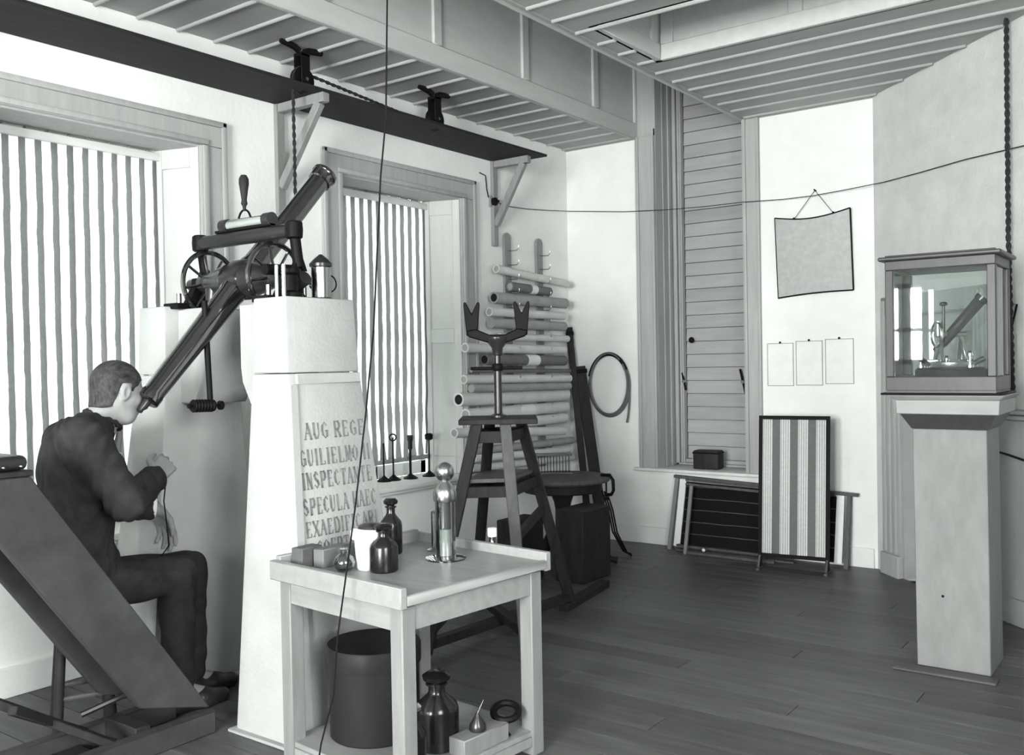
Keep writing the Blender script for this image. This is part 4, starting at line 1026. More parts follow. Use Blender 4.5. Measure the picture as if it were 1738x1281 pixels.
# ================================================================== things on and before the back wall
# coiled hose on a nail
c = V(.383, -.03, 1.215)
t = thing('coiled_hose', 'coil of dark rubber hose hung on the white wall beside the boarded opening', 'hose', (c[0], -.03, .96))
def loop(cx, cz, a, b, y, ph0, ph1, n=40):
    return [(cx + a * math.cos(p), y, cz + b * math.sin(p)) for p in [ph0 + (ph1 - ph0) * i / n for i in range(n + 1)]]
MB().path(loop(c[0], c[2], .182, .245, -.022, -.2 + 2 * math.pi, -.2) + [(.561, -.022, 1.12), (.556, -.022, 1.05), (.547, -.024, .97), (.537, -.025, .925)], .0085, 8).build('coil', 'hose', t)
MB().path(loop(c[0] + .004, c[2] + .01, .168, .238, -.040, 0.9, 0.9 + 6.1), .0085, 8).build('coil', 'hose', t)
MB().path(loop(c[0], c[2], .178, .245, -.032, 2.85, .5, 20), .0155, 8).build('sleeve', 'black_iron', t)
o = MB().cyl((c[0], 0, c[2] + .235), (c[0], -.05, c[2] + .238), .006, n=8).build('nail', 'black_iron', t)
# hung sheet with dark edges
t = thing('hanging_chart', 'square grey sheet with thin dark edges hung by a string on the back wall', 'chart', (2.0, -.02, 1.82))
P00, P10, P11, P01 = V(1.752, -.012, 1.822), V(2.268, -.012, 1.848), V(2.258, -.03, 2.393), V(1.741, -.03, 2.378)
def sheet(u, v):
    p = lerp(lerp(P00, P10, u), lerp(P01, P11, u), v)
    return p + V(0, -.012 * math.sin(math.pi * u), -.035 * math.sin(math.pi * u) * (v) + .008 * math.sin(math.pi * u) * (1 - v))
n = 14; m = MB()
vs = [sheet(i / n, j / n) for j in range(n + 1) for i in range(n + 1)]
vs2 = [p + V(0, .003, 0) for p in vs]; N1 = len(vs)
fs = [(j * (n + 1) + i, j * (n + 1) + i + 1, (j + 1) * (n + 1) + i + 1, (j + 1) * (n + 1) + i) for j in range(n) for i in range(n)]
m.add(vs + vs2, fs + [tuple(q + N1 for q in f[::-1]) for f in fs]).build('sheet', 'picture_sheet', t)
def edge(f, r, nm):
    MB().path([f(i / 12) + V(0, -.002, 0) for i in range(13)], r, 6).build(nm, 'screen_frame', t)
edge(lambda s: sheet(s, 0), .0055, 'edge'); edge(lambda s: sheet(s, 1), .0050, 'edge'); edge(lambda s: sheet(0, s), .0032, 'edge'); edge(lambda s: sheet(1, s), .0055, 'edge')
nl = on(1383, 323, 'y', -.02)
MB().path([sheet(.27, 1), nl], .002, 5).build('string', 'wire', t); MB().path([sheet(.79, 1), nl], .002, 5).build('string', 'wire', t)
MB().cyl((nl[0], 0, nl[2]), (nl[0], -.035, nl[2] + .003), .005, n=8).build('nail', 'black_iron', t)
for s in (.27, .79): MB().ball(sheet(s, 1) + V(0, -.004, .004), .008, 8).build('clip', 'black_iron', t)
# three ruled papers pinned in a row
for k, (x0, x1, z0, z1, label) in enumerate(((1.664, 1.853, 1.208, 1.508, 'pinned paper sheet beside the casing of the boarded opening'), (1.869, 2.055, 1.212, 1.519, 'pinned paper sheet in the middle of a row of three'), (2.072, 2.263, 1.222, 1.527, 'pinned paper sheet at the corner end of the row of three'))):
    t = thing('pinned_paper', label, 'paper', ((x0 + x1) / 2, -.004, z0), 'papers pinned in a row on the back wall')
    MB().bx(x0, x1, -.006, -.002, z0, z1).build('sheet', 'paper_white', t, smooth=False)
    for (a, b, c_, d) in ((x0, x1, z0, z0 + .005), (x0, x1, z1 - .005, z1), (x0, x0 + .005, z0, z1), (x1 - .005, x1, z0, z1)):
        MB().bx(a, b, -.008, -.006, c_, d).build('border', 'paper_mid', t, smooth=False)
    MB().lathe(((x0 + x1) / 2, -.006, z1 + .004), (0, -1, 0), [(.008, 0), (.008, .004), (0, .006)], 10, cap=False).build('pin', 'black_iron', t)
# box on the sill of the boarded opening
t = thing('small_case', 'small dark case standing on the sill of the boarded opening', 'case', (1.155, .10, .586))
MB().rbox((1.155, .10, .586 + .07), (.20, .12, .14), (1, .06, 0)).build('body', 'dark_wood', t, bevel=0.012, seg=2)
MB().rbox((1.155, .10, .586 + .122), (.204, .124, .014), (1, .06, 0)).build('lid_band', 'black_iron', t, bevel=0.003)
# striped folding screen
t = thing('striped_screen', 'tall striped fabric screen in a black frame standing before the back wall', 'screen', (1.95, -.36, 0))
a0 = V(1.748, -.40, 0); b0 = V(2.178, -.34, 0); su = unit(b0 - a0); WS = np.linalg.norm(b0 - a0); ln = V(0.0, .055, 1.0); ln = ln / ln[2]
def sp(s, z, o=0.0): return a0 + su * s + ln * z + V(su[1], -su[0], 0) * o
for s in (0, WS): MB().bar(sp(s, .02), sp(s, 1.02), .024, .024, (su[1], -su[0], 0)).build('post', 'screen_frame', t, bevel=0.002)
for z in (1.008, .095): MB().bar(sp(-.012, z), sp(WS + .012, z), .024, .024).build('rail', 'screen_frame', t, bevel=0.002)
m = MB(); n1, n2 = 24, 6
loc = V(1.95, -.36, 0)
vs = [sp(.008 + (WS - .016) * i / n1, .10 + .90 * j / n2, .002 * math.sin(i)) for j in range(n2 + 1) for i in range(n1 + 1)]
m.add(vs, [(j * (n1 + 1) + i, j * (n1 + 1) + i + 1, (j + 1) * (n1 + 1) + i + 1, (j + 1) * (n1 + 1) + i) for j in range(n2) for i in range(n1)]).build('fabric', 'screen_stripes', t)
for s in (0, WS):
    nrm = V(su[1], -su[0], 0)
    MB().bar(sp(s, .008) - nrm * .10, sp(s, .008) + nrm * .07, .022, .016).build('foot', 'mid_dark_wood', t, bevel=0.002)
    MB().bar(sp(s, .0) + nrm * .05 + V(0, 0, .016), sp(s, .10), .014, .014, nrm).build('foot_strut', 'mid_dark_wood', t, bevel=0.002)
# low dark-panelled frame leaning on the wall behind the screen
t = thing('ruled_panel_frame', 'low frame of dark ruled panels leaning against the wall behind the striped screen', 'frame', (1.6, -.12, 0))
fa = V(.985, -.155, 0); fu = V(1, 0, 0); fl_ = V(0, .09 / .52, 1.0)
def fp(s, z, o=0.0): return V(.945, -.135, 0) + fu * s + fl_ * z + V(0, -o, 0)
MB().bar(fp(.0, .535), fp(1.35, .485), .03, .022).build('top_rail', 'mid_dark_wood', t, bevel=0.003)
for s, w_, mt in ((.025, .030, 'pale_wood'), (1.29, .030, 'mid_dark_wood')):
    MB().bar(fp(s - .03 * (s < 1), .0), fp(s, .52 if s < 1 else .475), w_, .022, (0, -1, 0)).build('post', mt, t, bevel=0.003)
for s in (.075, 1.235):
    MB().bar(fp(s - .02 * (s < 1), .03), fp(s, .515 if s < 1 else .475), .05, .008, (0, -1, 0)).build('pale_strip', 'paper_white', t)
MB().add([fp(.085, .045), fp(1.215, .035), fp(1.215, .465), fp(.105, .50), fp(.085, .045, -.01), fp(1.215, .035, -.01), fp(1.215, .465, -.01), fp(.105, .50, -.01)],
         [(0, 1, 2, 3), (7, 6, 5, 4), (0, 4, 5, 1), (1, 5, 6, 2), (2, 6, 7, 3), (3, 7, 4, 0)]).build('panel', 'slate_lines', t, smooth=False)
MB().bar(fp(.10, .515, .01), fp(1.2, .475, .01), .016, .012).build('batten', 'mid_dark_wood', t)
for (z0, z1) in ((.012, .012), (.045, .04)):
    MB().bar(fp(.07, z0, .03), fp(.95, z1, .03), .03, .014).build('bottom_rail', 'mid_dark_wood', t, bevel=0.002)
t = thing('batten_frame', 'second smaller dark frame with a pale post leaning in front of the low frame', 'frame', (1.3, -.2, 0))
MB().bar((1.118, -.235, 0), (1.145, -.165, .50), .024, .02, (0, -1, 0)).build('post', 'pale_wood', t, bevel=0.002)
MB().bar((1.10, -.168, .500), (1.75, -.168, .478), .022, .016).build('top_rail', 'mid_dark_wood', t, bevel=0.002)
MB().bar((1.10, -.225, .012), (1.78, -.225, .012), .022, .02).build('bottom_rail', 'mid_dark_wood', t, bevel=0.002)
MB().ball((1.265, -.237, .045), .013, 10).build('knob', 'ceramic', t)

# ================================================================== pedestal with glazed instrument case
t = thing('pedestal', 'tall square pedestal with moulded cap carrying the glass case', 'pedestal', (3.24, -1.74, 0))
PX0, PX1, PY0, PY1 = 3.093, 3.393, -1.92, -1.62
MB().hexa([(3.098, -1.922, 0), (3.402, -1.922, 0), (3.402, PY1, 0), (3.098, PY1, 0)], [(PX0 - .004, PY0, 1.074), (PX1, PY0, 1.074), (PX1, PY1, 1.074), (PX0 - .004, PY1, 1.074)]).build('shaft', 'pedestal_front', t, bevel=0.004)
def ring(x, y0, z): return [(PX0 - x, PY0 - x, z), (PX1 + x, PY0 - x, z), (PX1 + x, PY1 + x, z), (PX0 - x, PY1 + x, z)]
MB().hexa(ring(.006, 0, 1.074), ring(.046, 0, 1.142)).build('flare', 'case_wood', t, smooth=False)
MB().hexa(ring(.058, 0, 1.142), ring(.062, 0, 1.205)).build('cap_band', 'cap_paint', t, bevel=0.003)
MB().hexa(ring(.064, 0, 1.205), ring(.082, 0, 1.226)).build('cap_moulding', 'cap_paint', t, bevel=0.003)
t = thing('glass_case', 'glazed wooden case holding the small instrument on top of the pedestal', 'case', (3.24, -1.75, 1.226))
CX0, CX1, CY0, CY1 = 2.985, 3.440, -1.955, -1.60
MB().bx(CX0 - .02, CX1 + .02, CY0 - .02, CY1 + .02, 1.2265, 1.236).build('base_bead', 'black_iron', t, bevel=0.003)
MB().bx(CX0 + .002, CX1 - .002, CY0 + .002, CY1 - .002, 1.236, 1.30).build('floor_board', 'case_wood', t)
for (a, b, c_, d) in ((CX0, CX1, CY0, CY0 + .03), (CX0, CX1, CY1 - .03, CY1), (CX0, CX0 + .03, CY0 + .03, CY1 - .03), (CX1 - .03, CX1, CY0 + .03, CY1 - .03)):
    MB().bx(a, b, c_, d, 1.245, 1.308).build('base_rail', 'case_wood', t, bevel=0.003)
    MB().bx(a, b, c_, d, 1.79, 1.832).build('top_rail', 'case_wood', t, bevel=0.003)
for (x, y) in ((CX0, CY0), (CX1 - .035, CY0), (CX0, CY1 - .035), (CX1 - .035, CY1 - .035)):
    MB().bx(x, x + .035, y, y + .035, 1.308, 1.79).build('corner_post', 'case_wood', t, bevel=0.003)
MB().bx(CX0 - .025, CX1 + .025, CY0 - .025, CY1 + .025, 1.832, 1.85).build('cornice', 'case_wood', t, bevel=0.005)
MB().bx(CX0, CX1, CY0, CY1, 1.85, 1.858).build('top_board', 'case_wood', t, bevel=0.003)
for (a, b, c_, d) in ((CX0 + .03, CX1 - .03, CY0 + .012, CY0 + .015), (CX0 + .03, CX1 - .03, CY1 - .015, CY1 - .012)):
    MB().bx(a, b, c_, d, 1.305, 1.795).build('pane', 'case_glass', t, smooth=False)
for (a, b, c_, d) in ((CX0 + .012, CX0 + .015, CY0 + .03, CY1 - .03), (CX1 - .015, CX1 - .012, CY0 + .03, CY1 - .03)):
    MB().bx(a, b, c_, d, 1.305, 1.795).build('pane', 'case_glass', t, smooth=False)
MB().bx(CX0 - .012, CX0, CY0 + .05, CY0 + .07, 1.33, 1.37).build('hinge', 'black_iron', t)
# theodolite inside
TC = V(3.225, -1.79, 1.301)
t = thing('small_theodolite', 'small nickel theodolite with black telescope inside the glass case', 'theodolite', TC)
MB().lathe(TC, (0, 0, 1), [(.145, 0), (.15, .01), (.15, .035), (.14, .045), (.05, .05)], 40).build('base_disc', 'black_iron', t)
MB().lathe(TC, (0, 0, 1), [(.095, .045), (.098, .05), (.098, .068), (.09, .072), (.03, .08)], 36).build('horizontal_circle', 'brass_gray', t)
for k in range(3):
    a = math.radians(80 + 120 * k); d = V(math.cos(a), math.sin(a), 0)
    MB().lathe(TC + d * .125 + V(0, 0, .045), (0, 0, 1), [(.018, 0), (.018, .012), (.007, .014), (.007, .05), (.016, .052), (.016, .062)], 14).build('foot_screw', 'nickel', t)
    MB().bar(TC + d * .03 + V(0, 0, .075), TC + d * .12 + V(0, 0, .075), .016, .012).build('tribrach_arm', 'nickel', t, bevel=0.002)
for s in (-1, 1):
    for w_ in (-1, 1):
        MB().bar(TC + rr * s * .055 + ff * w_ * .04 + V(0, 0, .075), TC + rr * s * .045 + V(0, 0, .185), .016, .016).build('standard', 'brass_gray', t, bevel=0.002)
TA_ = TC + V(0, 0, .195)
MB().cyl(TA_ - rr * .07, TA_ + rr * .07, .013, n=16).build('axis', 'brass_gray', t)
MB().torus(TA_ - rr * .062, rr, .055, .006, 32, 6).build('vertical_circle', 'nickel', t)
ta = unit(on(1677, 510, 'y', -1.8) - on(1622, 573, 'y', -1.8))
MB().lathe(TA_ + ff * .0, ta, [(.014, -.10), (.018, -.098), (.018, -.06), (.022, -.05), (.024, .06), (.026, .19), (.030, .195), (.030, .215), (.024, .215)], 22).build('telescope', 'bottle_black', t)
MB().cyl(TA_ - rr * .03 + V(0, 0, .01), TA_ - rr * .03 + V(0, 0, .13), .007, n=12).build('microscope', 'gunmetal', t)
MB().lathe(TA_ - rr * .03 + V(0, 0, .13), (0, 0, 1), [(.008, 0), (.017, .004), (.017, .012), (.011, .018)], 14).build('eyepiece', 'black_iron', t)
MB().cyl(TA_ - rr * .055 + V(0, 0, -.005), TA_ - rr * .055 + V(0, 0, .06), .016, n=14).build('counterweight', 'nickel', t)
for q in ((.10, .02, .10), (-.105, .0, .06), (.06, -.06, .12), (-.05, -.07, .10)):
    MB().lathe(TC + rr * q[0] + ff * q[1] + V(0, 0, q[2] - .03), (0, 0, 1), [(.012, 0), (.014, .01), (.014, .02), (.006, .03)], 12).build('tangent_screw', 'nickel', t)
for s in (-1, 1):
    MB().cyl(TC + rr * s * .10 + V(0, 0, .06), TC + rr * s * .145 + ff * -.02 + V(0, 0, .085), .012, n=12).build('reading_lens', 'gunmetal', t)

# ================================================================== chain and strap hanging before the oblique wall
kk = onobl(1708, 50, .06)
low = onobl(1719, 655, .06)
twisted([V(kk[0], kk[1], H), V(kk[0], kk[1], 2.0), V(low[0], low[1], low[2] - .05)], .012, 'hanging_rope', 'dark twisted rope hanging from the ceiling before the oblique wall')
a, b, c_, d = [onobl(x, y, .03) for x, y in ((1711, 516), (1726, 516), (1702, 622), (1694, 600))]
t = thing('wire_hanger', 'thin bent iron strap hanging beside the rope on the oblique wall', 'hanger', V(c_))
MB().path([a, b, c_, V(c_) + OU * (-.05) + V(0, 0, .01)], .0055, 6).build('strap', 'black_iron', t)
MB().path([a, onobl(1690, 640, .03)], .0055, 6).build('strap', 'black_iron', t)
o = MB().path([onobl(1692, 766, .04), onobl(1712, 772, .04), onobl(1738, 781, .04), onobl(1770, 790, .04)], .006, 6).build('wall_cable', 'black_iron'); tag(o, 'dark cable fixed along the dado of the oblique wall', 'cable')
o = MB().lathe(on(1600, 1012, 'y', -1.925) + V(0, .01, 0), (0, -1, 0), [(.008, 0), (.008, .006), (0, .008)], 10, cap=False).build('iron_stud', 'black_iron'); o.parent = None
tag(o, 'tiny dark iron stud on the front of the pedestal', 'stud')
# board laid on the floor before the pedestal
o = MB().bx(3.02, 3.44, -2.04, -1.96, 0, .012).build('floor_batten', 'floor_wood', bevel=0.003); tag(o, 'flat wooden batten on the floor at the foot of the pedestal', 'batten')
# ================================================================== observing couch in the foreground
XC = 1.085
t = thing('observing_couch', 'heavy dark wooden reclining couch with sloping side boards behind the seated man', 'couch', (.95, -4.9, 0))
def cy(px, py, x=XC): q = on(px, py, 'x', x); return (q[1], q[2])
A = cy(357, 1200); B = cy(52, 808); Cc = cy(240, 1203); D0 = cy(0, 922)
sl = (D0[1] - Cc[1]) / (D0[0] - Cc[0])
Dd = (Cc[0] + (B[1] - Cc[1]) / sl, B[1])
for x0 in (XC - .045, XC - .30):
    MB().prism([A, B, Dd, Cc], (x0, 0, 0), (0, 1, 0), (0, 0, 1), (.045, 0, 0)).build('side_board', 'couch_wood', t, bevel=0.004)
    MB().bx(x0, x0 + .05, 2 * Dd[0] - A[0] - .06, A[0] + .02, .0, .085).build('base_rail', 'couch_wood', t, bevel=0.004)
    ym = Dd[0] - .02
    MB().prism([(2 * ym - q[0], q[1]) for q in (Cc, Dd, B, A)], (x0 + .002, 0, 0), (0, 1, 0), (0, 0, 1), (.041, 0, 0)).build('side_board', 'couch_wood', t, bevel=0.004)  # unseen rear half of the couch, added to shade the low left wall
sv = unit(V(0, B[0] - A[0], B[1] - A[1])); nv = V(0, sv[2], -sv[1])
if nv[2] < 0: nv = -nv                                     # upward normal of the slope
for k in range(11):
    s = .09 + k * .104
    c = V(XC - .15, A[0], A[1]) + sv * s - nv * .035
    MB().rbox(c, (.21, .098, .022), (1, 0, 0), sv).build('bed_slat', 'dark_wood', t, bevel=0.002)
    c[1] = 2 * (Dd[0] - .02) - c[1]
    MB().rbox(c, (.21, .098, .022), (1, 0, 0), (0, -sv[1], sv[2])).build('bed_slat', 'dark_wood', t, bevel=0.002)  # slats of the added rear half, closed to block light
MB().bx(XC - .250, XC - .048, -5.7, -4.62, .012, .032).build('dark_underboard', 'dark_wood', t, bevel=0.002)  # added dark board so the space under the couch reads dark
MB().bx(XC - .255, XC - .045, -4.52, -4.46, .035, .10).build('cross_bar', 'dark_wood', t, bevel=0.003)
MB().bx(XC - .255, XC - .045, -5.3, -5.24, .035, .10).build('cross_bar', 'dark_wood', t, bevel=0.003)
for s in (1, -1):
    MB().bar((XC - .15 - s * .10, -4.60, .07), (XC - .15 + s * .10, -4.95, .30), .03, .03).build('cross_brace', 'dark_wood', t, bevel=0.003)
MB().path([(XC - .06, -4.28, .125), (XC - .15, -4.36, .16), (XC - .22, -4.46, .17), (XC - .27, -4.6, .13)], .012, 8).build('iron_strap', 'gunmetal', t)
MB().bx(XC - .30, XC + .0, 2 * ym - B[0] - .01, B[0] + .01, B[1], B[1] + .02).build('head_board', 'dark_wood', t, bevel=0.003)
cu = MB(); ncx, ncy = 10, 12
cu.rbox((XC - .15, ym, B[1] + .045), (.29, 2 * (B[0] - ym), .05), (1, 0, 0), (0, 1, 0))
cu.build('leather_pad', 'leather', t, bevel=0.022, seg=3)
for k in range(5):
    MB().ball((XC - .002, B[0] - .03 - k * .055, B[1] + .035), .006, 8).build('stud', 'steel', t)

# ================================================================== implicit-surface modelling for the figure
def sd_cap(P, a, b, ra, rb):
    a, b = V(a), V(b); ab = b - a; L2_ = max(ab @ ab, 1e-9)
    q = P - a.astype(np.float32); tt = np.clip((q @ ab.astype(np.float32)) / L2_, 0, 1)
    return np.sqrt(((q - tt[..., None] * ab.astype(np.float32)) ** 2).sum(-1)) - (ra + (rb - ra) * tt)
def sd_ell(P, c, r, R=None):
    q = P - V(c).astype(np.float32)
    if R is not None: q = q @ np.array(R, np.float32).T        # rows of R are the local axes
    r = np.array(r, np.float32)
    k0 = np.sqrt(((q / r) ** 2).sum(-1)); k1 = np.sqrt(((q / r ** 2) ** 2).sum(-1)) + 1e-9
    return k0 * (k0 - 1) / k1
def smin(a, b, k):
    h = np.clip(0.5 + 0.5 * (b - a) / k, 0, 1)
    return b + (a - b) * h - k * h * (1 - h)
class SDF:
    def __init__(s, lo, hi, h):
        s.lo, s.h = V(lo), h
        s.n = [int(math.ceil((b - a) / h)) + 1 for a, b in zip(lo, hi)]
        s.D = np.full(s.n, 0.2, np.float32)
    def _sub(s, lo, hi):
        i0 = [max(0, int((a - o) / s.h)) for a, o in zip(lo, s.lo)]
        i1 = [min(n, int((b - o) / s.h) + 2) for b, o, n in zip(hi, s.lo, s.n)]
        sl_ = tuple(slice(a, b) for a, b in zip(i0, i1))
        g = np.meshgrid(*[np.arange(a, b, dtype=np.float32) * s.h + o for a, b, o in zip(i0, i1, s.lo)], indexing='ij')
        return sl_, np.stack(g, -1).astype(np.float32)
    def cap(s, a, b, ra, rb=None, k=0.02, sub=False):
        rb = ra if rb is None else rb; a, b = V(a), V(b); m = max(ra, rb) + k + .03
        sl_, P = s._sub(np.minimum(a, b) - m, np.maximum(a, b) + m)
        d = sd_cap(P, a, b, ra, rb); s.D[sl_] = np.maximum(s.D[sl_], -d) if sub else smin(s.D[sl_], d, k); return s
    def ell(s, c, r, R=None, k=0.02, sub=False):
        m = max(r) + k + .03; c = V(c); sl_, P = s._sub(c - m, c + m)
        d = sd_ell(P, c, r, R)
        if sub: s.D[sl_] = -smin(-s.D[sl_], d, k) if k > 0 else np.maximum(s.D[sl_], -d)
        else: s.D[sl_] = smin(s.D[sl_], d, k)
        return s
    def field(s, fn):
        sl_, P = s._sub(s.lo, s.lo + V(s.n) * s.h); s.D = fn(s.D, P).astype(np.float32); return s
    def mesh(s):
        D = s.D; I = D < 0; n = D.shape
        c = [I[i:n[0] - 1 + i, j:n[1] - 1 + j, k:n[2] - 1 + k] for i in (0, 1) for j in (0, 1) for k in (0, 1)]
        cnt = sum(q.astype(np.int8) for q in c); act = (cnt > 0) & (cnt < 8)
        idx = np.argwhere(act); vid = np.full(act.shape, -1, np.int64); vid[act] = np.arange(len(idx))
        acc = np.zeros((len(idx), 3)); num = np.zeros(len(idx))
        cor = [(i, j, k) for i in (0, 1) for j in (0, 1) for k in (0, 1)]
        for a in cor:
            for ax in range(3):
                if a[ax]: continue
                b = list(a); b[ax] = 1
                da = D[idx[:, 0] + a[0], idx[:, 1] + a[1], idx[:, 2] + a[2]]; db = D[idx[:, 0] + b[0], idx[:, 1] + b[1], idx[:, 2] + b[2]]
                x = (da < 0) != (db < 0); tt = np.where(x, da / np.where(np.abs(da - db) < 1e-9, 1, da - db), 0)
                p = np.tile(np.array(a, float), (len(idx), 1)); p[:, ax] = tt
                acc[x] += p[x]; num[x] += 1
        vs = s.lo + (idx + acc / num[:, None]) * s.h
        fs = []
        for ax in range(3):
            u, v = (ax + 1) % 3, (ax + 2) % 3
            sa = [slice(None)] * 3; sb = [slice(None)] * 3; sa[ax] = slice(0, n[ax] - 1); sb[ax] = slice(1, n[ax])
            ch = I[tuple(sa)] != I[tuple(sb)]
            e = np.argwhere(ch); ok = (e[:, u] > 0) & (e[:, v] > 0) & (e[:, u] < n[u] - 1) & (e[:, v] < n[v] - 1); e = e[ok]
            fl_in = I[tuple(sa)][tuple(e.T)]
            def cell(du, dv):
                q = e.copy(); q[:, u] += du; q[:, v] += dv; return vid[tuple(q.T)]
            Q = np.stack([cell(-1, -1), cell(0, -1), cell(0, 0), cell(-1, 0)], 1)
            Q[~fl_in] = Q[~fl_in][:, ::-1]
            fs.append(Q)
        return vs, np.concatenate(fs)
    def build(s, name, m, parent, smooth=2):
        vs, fs = s.mesh()
        # light Laplacian smoothing
        for _ in range(smooth):
            acc = np.zeros_like(vs); num = np.zeros(len(vs))
            for i in range(4):
                a, b = fs[:, i], fs[:, (i + 1) % 4]
                np.add.at(acc, a, vs[b]); np.add.at(acc, b, vs[a]); np.add.at(num, a, 1); np.add.at(num, b, 1)
            vs = vs * .5 + .5 * acc / np.maximum(num, 1)[:, None]
        me = bpy.data.meshes.new(name)
        O = ORG[parent.name] if parent else V(0, 0, 0)
        me.from_pydata([tuple(p) for p in vs - O], [], [tuple(int(q) for q in f) for f in fs])
        me.shade_smooth()
        me.materials.append(MAT[m]); o = bpy.data.objects.new(name, me); COL.objects.link(o)
        if parent: o.parent = parent
        ORG[o.name] = O
        return o

# ================================================================== the seated man
def pp(px, py, x): return on(px, py, 'x', x)
man = thing('person', 'man in a dark suit seated on a stool, leaning towards the eyepiece', 'person', (.62, -4.45, 0))
Hc = pp(200, 663, .80)
yw, tl = math.radians(4), math.radians(13)
hf = unit((math.sin(yw) * math.cos(tl), math.cos(yw) * math.cos(tl), -math.sin(tl)))
hr = unit(np.cross(hf, (0, 0, 1))); hu = np.cross(hr, hf)
HR = np.stack([hr, hf, hu]); HS = 0.93
def hl(r, f, u): return Hc + (hr * r + hf * f + hu * u) * HS
NB = V(.755, -4.470, 1.185)           # base of the neck
SHR, ELR, WRR = pp(140, 745, .86), pp(215, 852, .93), pp(262, 812, .755)
SHL, ELL, WRL = V(.45, -4.44, 1.12), V(.46, -4.40, .85), pp(262, 860, .60)
HIPR, KNR, ANR = V(.72, -4.50, .565), pp(302, 973, .79), pp(303, 1128, .79)
HIPL, KNL = V(.55, -4.50, .565), pp(320, 966, .668)
ANL = V(.675, -4.03, .09)
ANR = V(ANR[0], ANR[1], .10)
b = SDF((.30, -4.86, -.02), (1.06, -3.80, 1.50), .0045)
# trunk and limbs, kept inside the clothes
b.ell((.64, -4.52, .98), (.165, .09, .20)).ell((.63, -4.51, .72), (.15, .11, .17), k=.05).ell((.63, -4.50, .60), (.155, .12, .10), k=.05)
b.cap(SHR, SHL, .06, k=.05).cap((.66, -4.50, 1.10), NB, .07, .058, k=.04)
b.cap(SHR, ELR, .045, .038, k=.03).cap(ELR, WRR, .037, .027).cap(SHL, ELL, .045, .038, k=.03).cap(ELL, WRL, .037, .027)
b.cap(HIPR, KNR, .065, .05, k=.03).cap(KNR, ANR, .046, .034).cap(HIPL, KNL, .065, .05, k=.03).cap(KNL, ANL, .046, .034)
for an, dx in ((ANR, .02), (ANL, .0)): b.cap(an, V(an[0] + dx, an[1] + .13, .045), .032, .025)
# neck and head
b.cap(NB, hl(0, -.032, -.05), .056, .056, k=.03)
b.ell(hl(0, -.012, .028), (.078 * HS, .102 * HS, .092 * HS), HR, k=.02)
b.ell(hl(0, .034, -.045), (.060 * HS, .060 * HS, .078 * HS), HR, k=.035)
b.cap(hl(-.018, .052, -.098), hl(.018, .052, -.098), .030 * HS, k=.03)       # chin
b.cap(hl(.045, -.01, -.055), hl(.03, .04, -.092), .026 * HS, k=.03).cap(hl(-.045, -.01, -.055), hl(-.03, .04, -.092), .026 * HS, k=.03)   # jaw
b.cap(hl(-.034, .080, .014), hl(.034, .080, .014), .0135 * HS, k=.018)       # brow
b.cap(hl(0, .090, .000), hl(0, .116, -.036), .009, .0145, k=.012)            # nose
b.cap(hl(-.012, .100, -.040), hl(.012, .100, -.040), .009, k=.01)
for s in (-1, 1):
    b.ell(hl(s * .033, .100, -.006), (.017, .015, .012), HR, k=.008, sub=True)
    b.ell(hl(s * .033, .080, -.008), (.0135, .0125, .0125), HR, k=.004)
    b.cap(hl(s * .050, .058, -.028), hl(s * .052, .035, -.030), .017, k=.025)  # cheek bone
    b.ell(hl(s * .080, -.006, -.006), (.010, .021, .033), HR, k=.008)          # ear
    b.ell(hl(s * .090, -.002, -.004), (.007, .011, .020), HR, k=.005, sub=True)
b.cap(hl(-.019, .092, -.066), hl(.019, .092, -.066), .0075, k=.010)
b.cap(hl(-.017, .090, -.079), hl(.017, .090, -.079), .0080, k=.008)
# hands
def hand(sd, w, d, n, th, curl, spread=.012, thumb_out=.8, sc=1.12):
    """w wrist, d towards the fingers, n out of the palm, th thumb side; curl: three bend angles"""
    d = unit(d); n = unit(V(n) - d * (d @ V(n))); s_ = np.cross(d, n)
    if s_ @ V(th) < 0: s_ = -s_
    off = [.030, .010, -.011, -.030]; ln_ = [.040, .046, .043, .034]
    for i in range(4):
        base = w + d * .012 + s_ * off[i] * .55 * sc; kn = w + d * (.088 - .005 * abs(i - 1)) * sc + s_ * off[i] * sc
        sd.cap(base, kn, .0145 * sc, .0115 * sc, k=.012)
        a = 0.0; p = kn
        for j, f_ in enumerate((1.0, .66, .5)):
            a += curl[j] + .06 * i
            q = p + (d * math.cos(a) + n * math.sin(a) + s_ * (spread * (1.5 - i))) * ln_[i] * f_ * sc
            sd.cap(p, q, (.0098 - .0012 * j) * sc, (.0088 - .0012 * j) * sc, k=.004); p = q
    tb = w + d * .028 * sc + s_ * .024 * sc; t1 = tb + (s_ * thumb_out + d * .75 + n * .35) * .036 * sc
    t2_ = t1 + (d * .9 + s_ * .15 + n * .45) * .032 * sc; t3 = t2_ + (d * .9 - s_ * .15 + n * .45) * .026 * sc
    sd.cap(w + d * .012, tb, .017 * sc, .016 * sc, k=.012).cap(tb, t1, .015 * sc, .0115 * sc, k=.008).cap(t1, t2_, .0108 * sc, .0100 * sc, k=.005).cap(t2_, t3, .0100 * sc, .0080 * sc, k=.004)
hdR = unit(pp(288, 780, .73) - WRR)
hand(b, WRR, hdR, (-.8, .1, -.5), (0, .2, 1), (.75, .85, .5))
hdL = unit(pp(284, 895, .60) - WRL)
hand(b, WRL, hdL, (.2, -1, .1), (1, .3, .2), (.25, .30, .2), spread=.03)
body = b.build('body', 'skin', man, smooth=1)
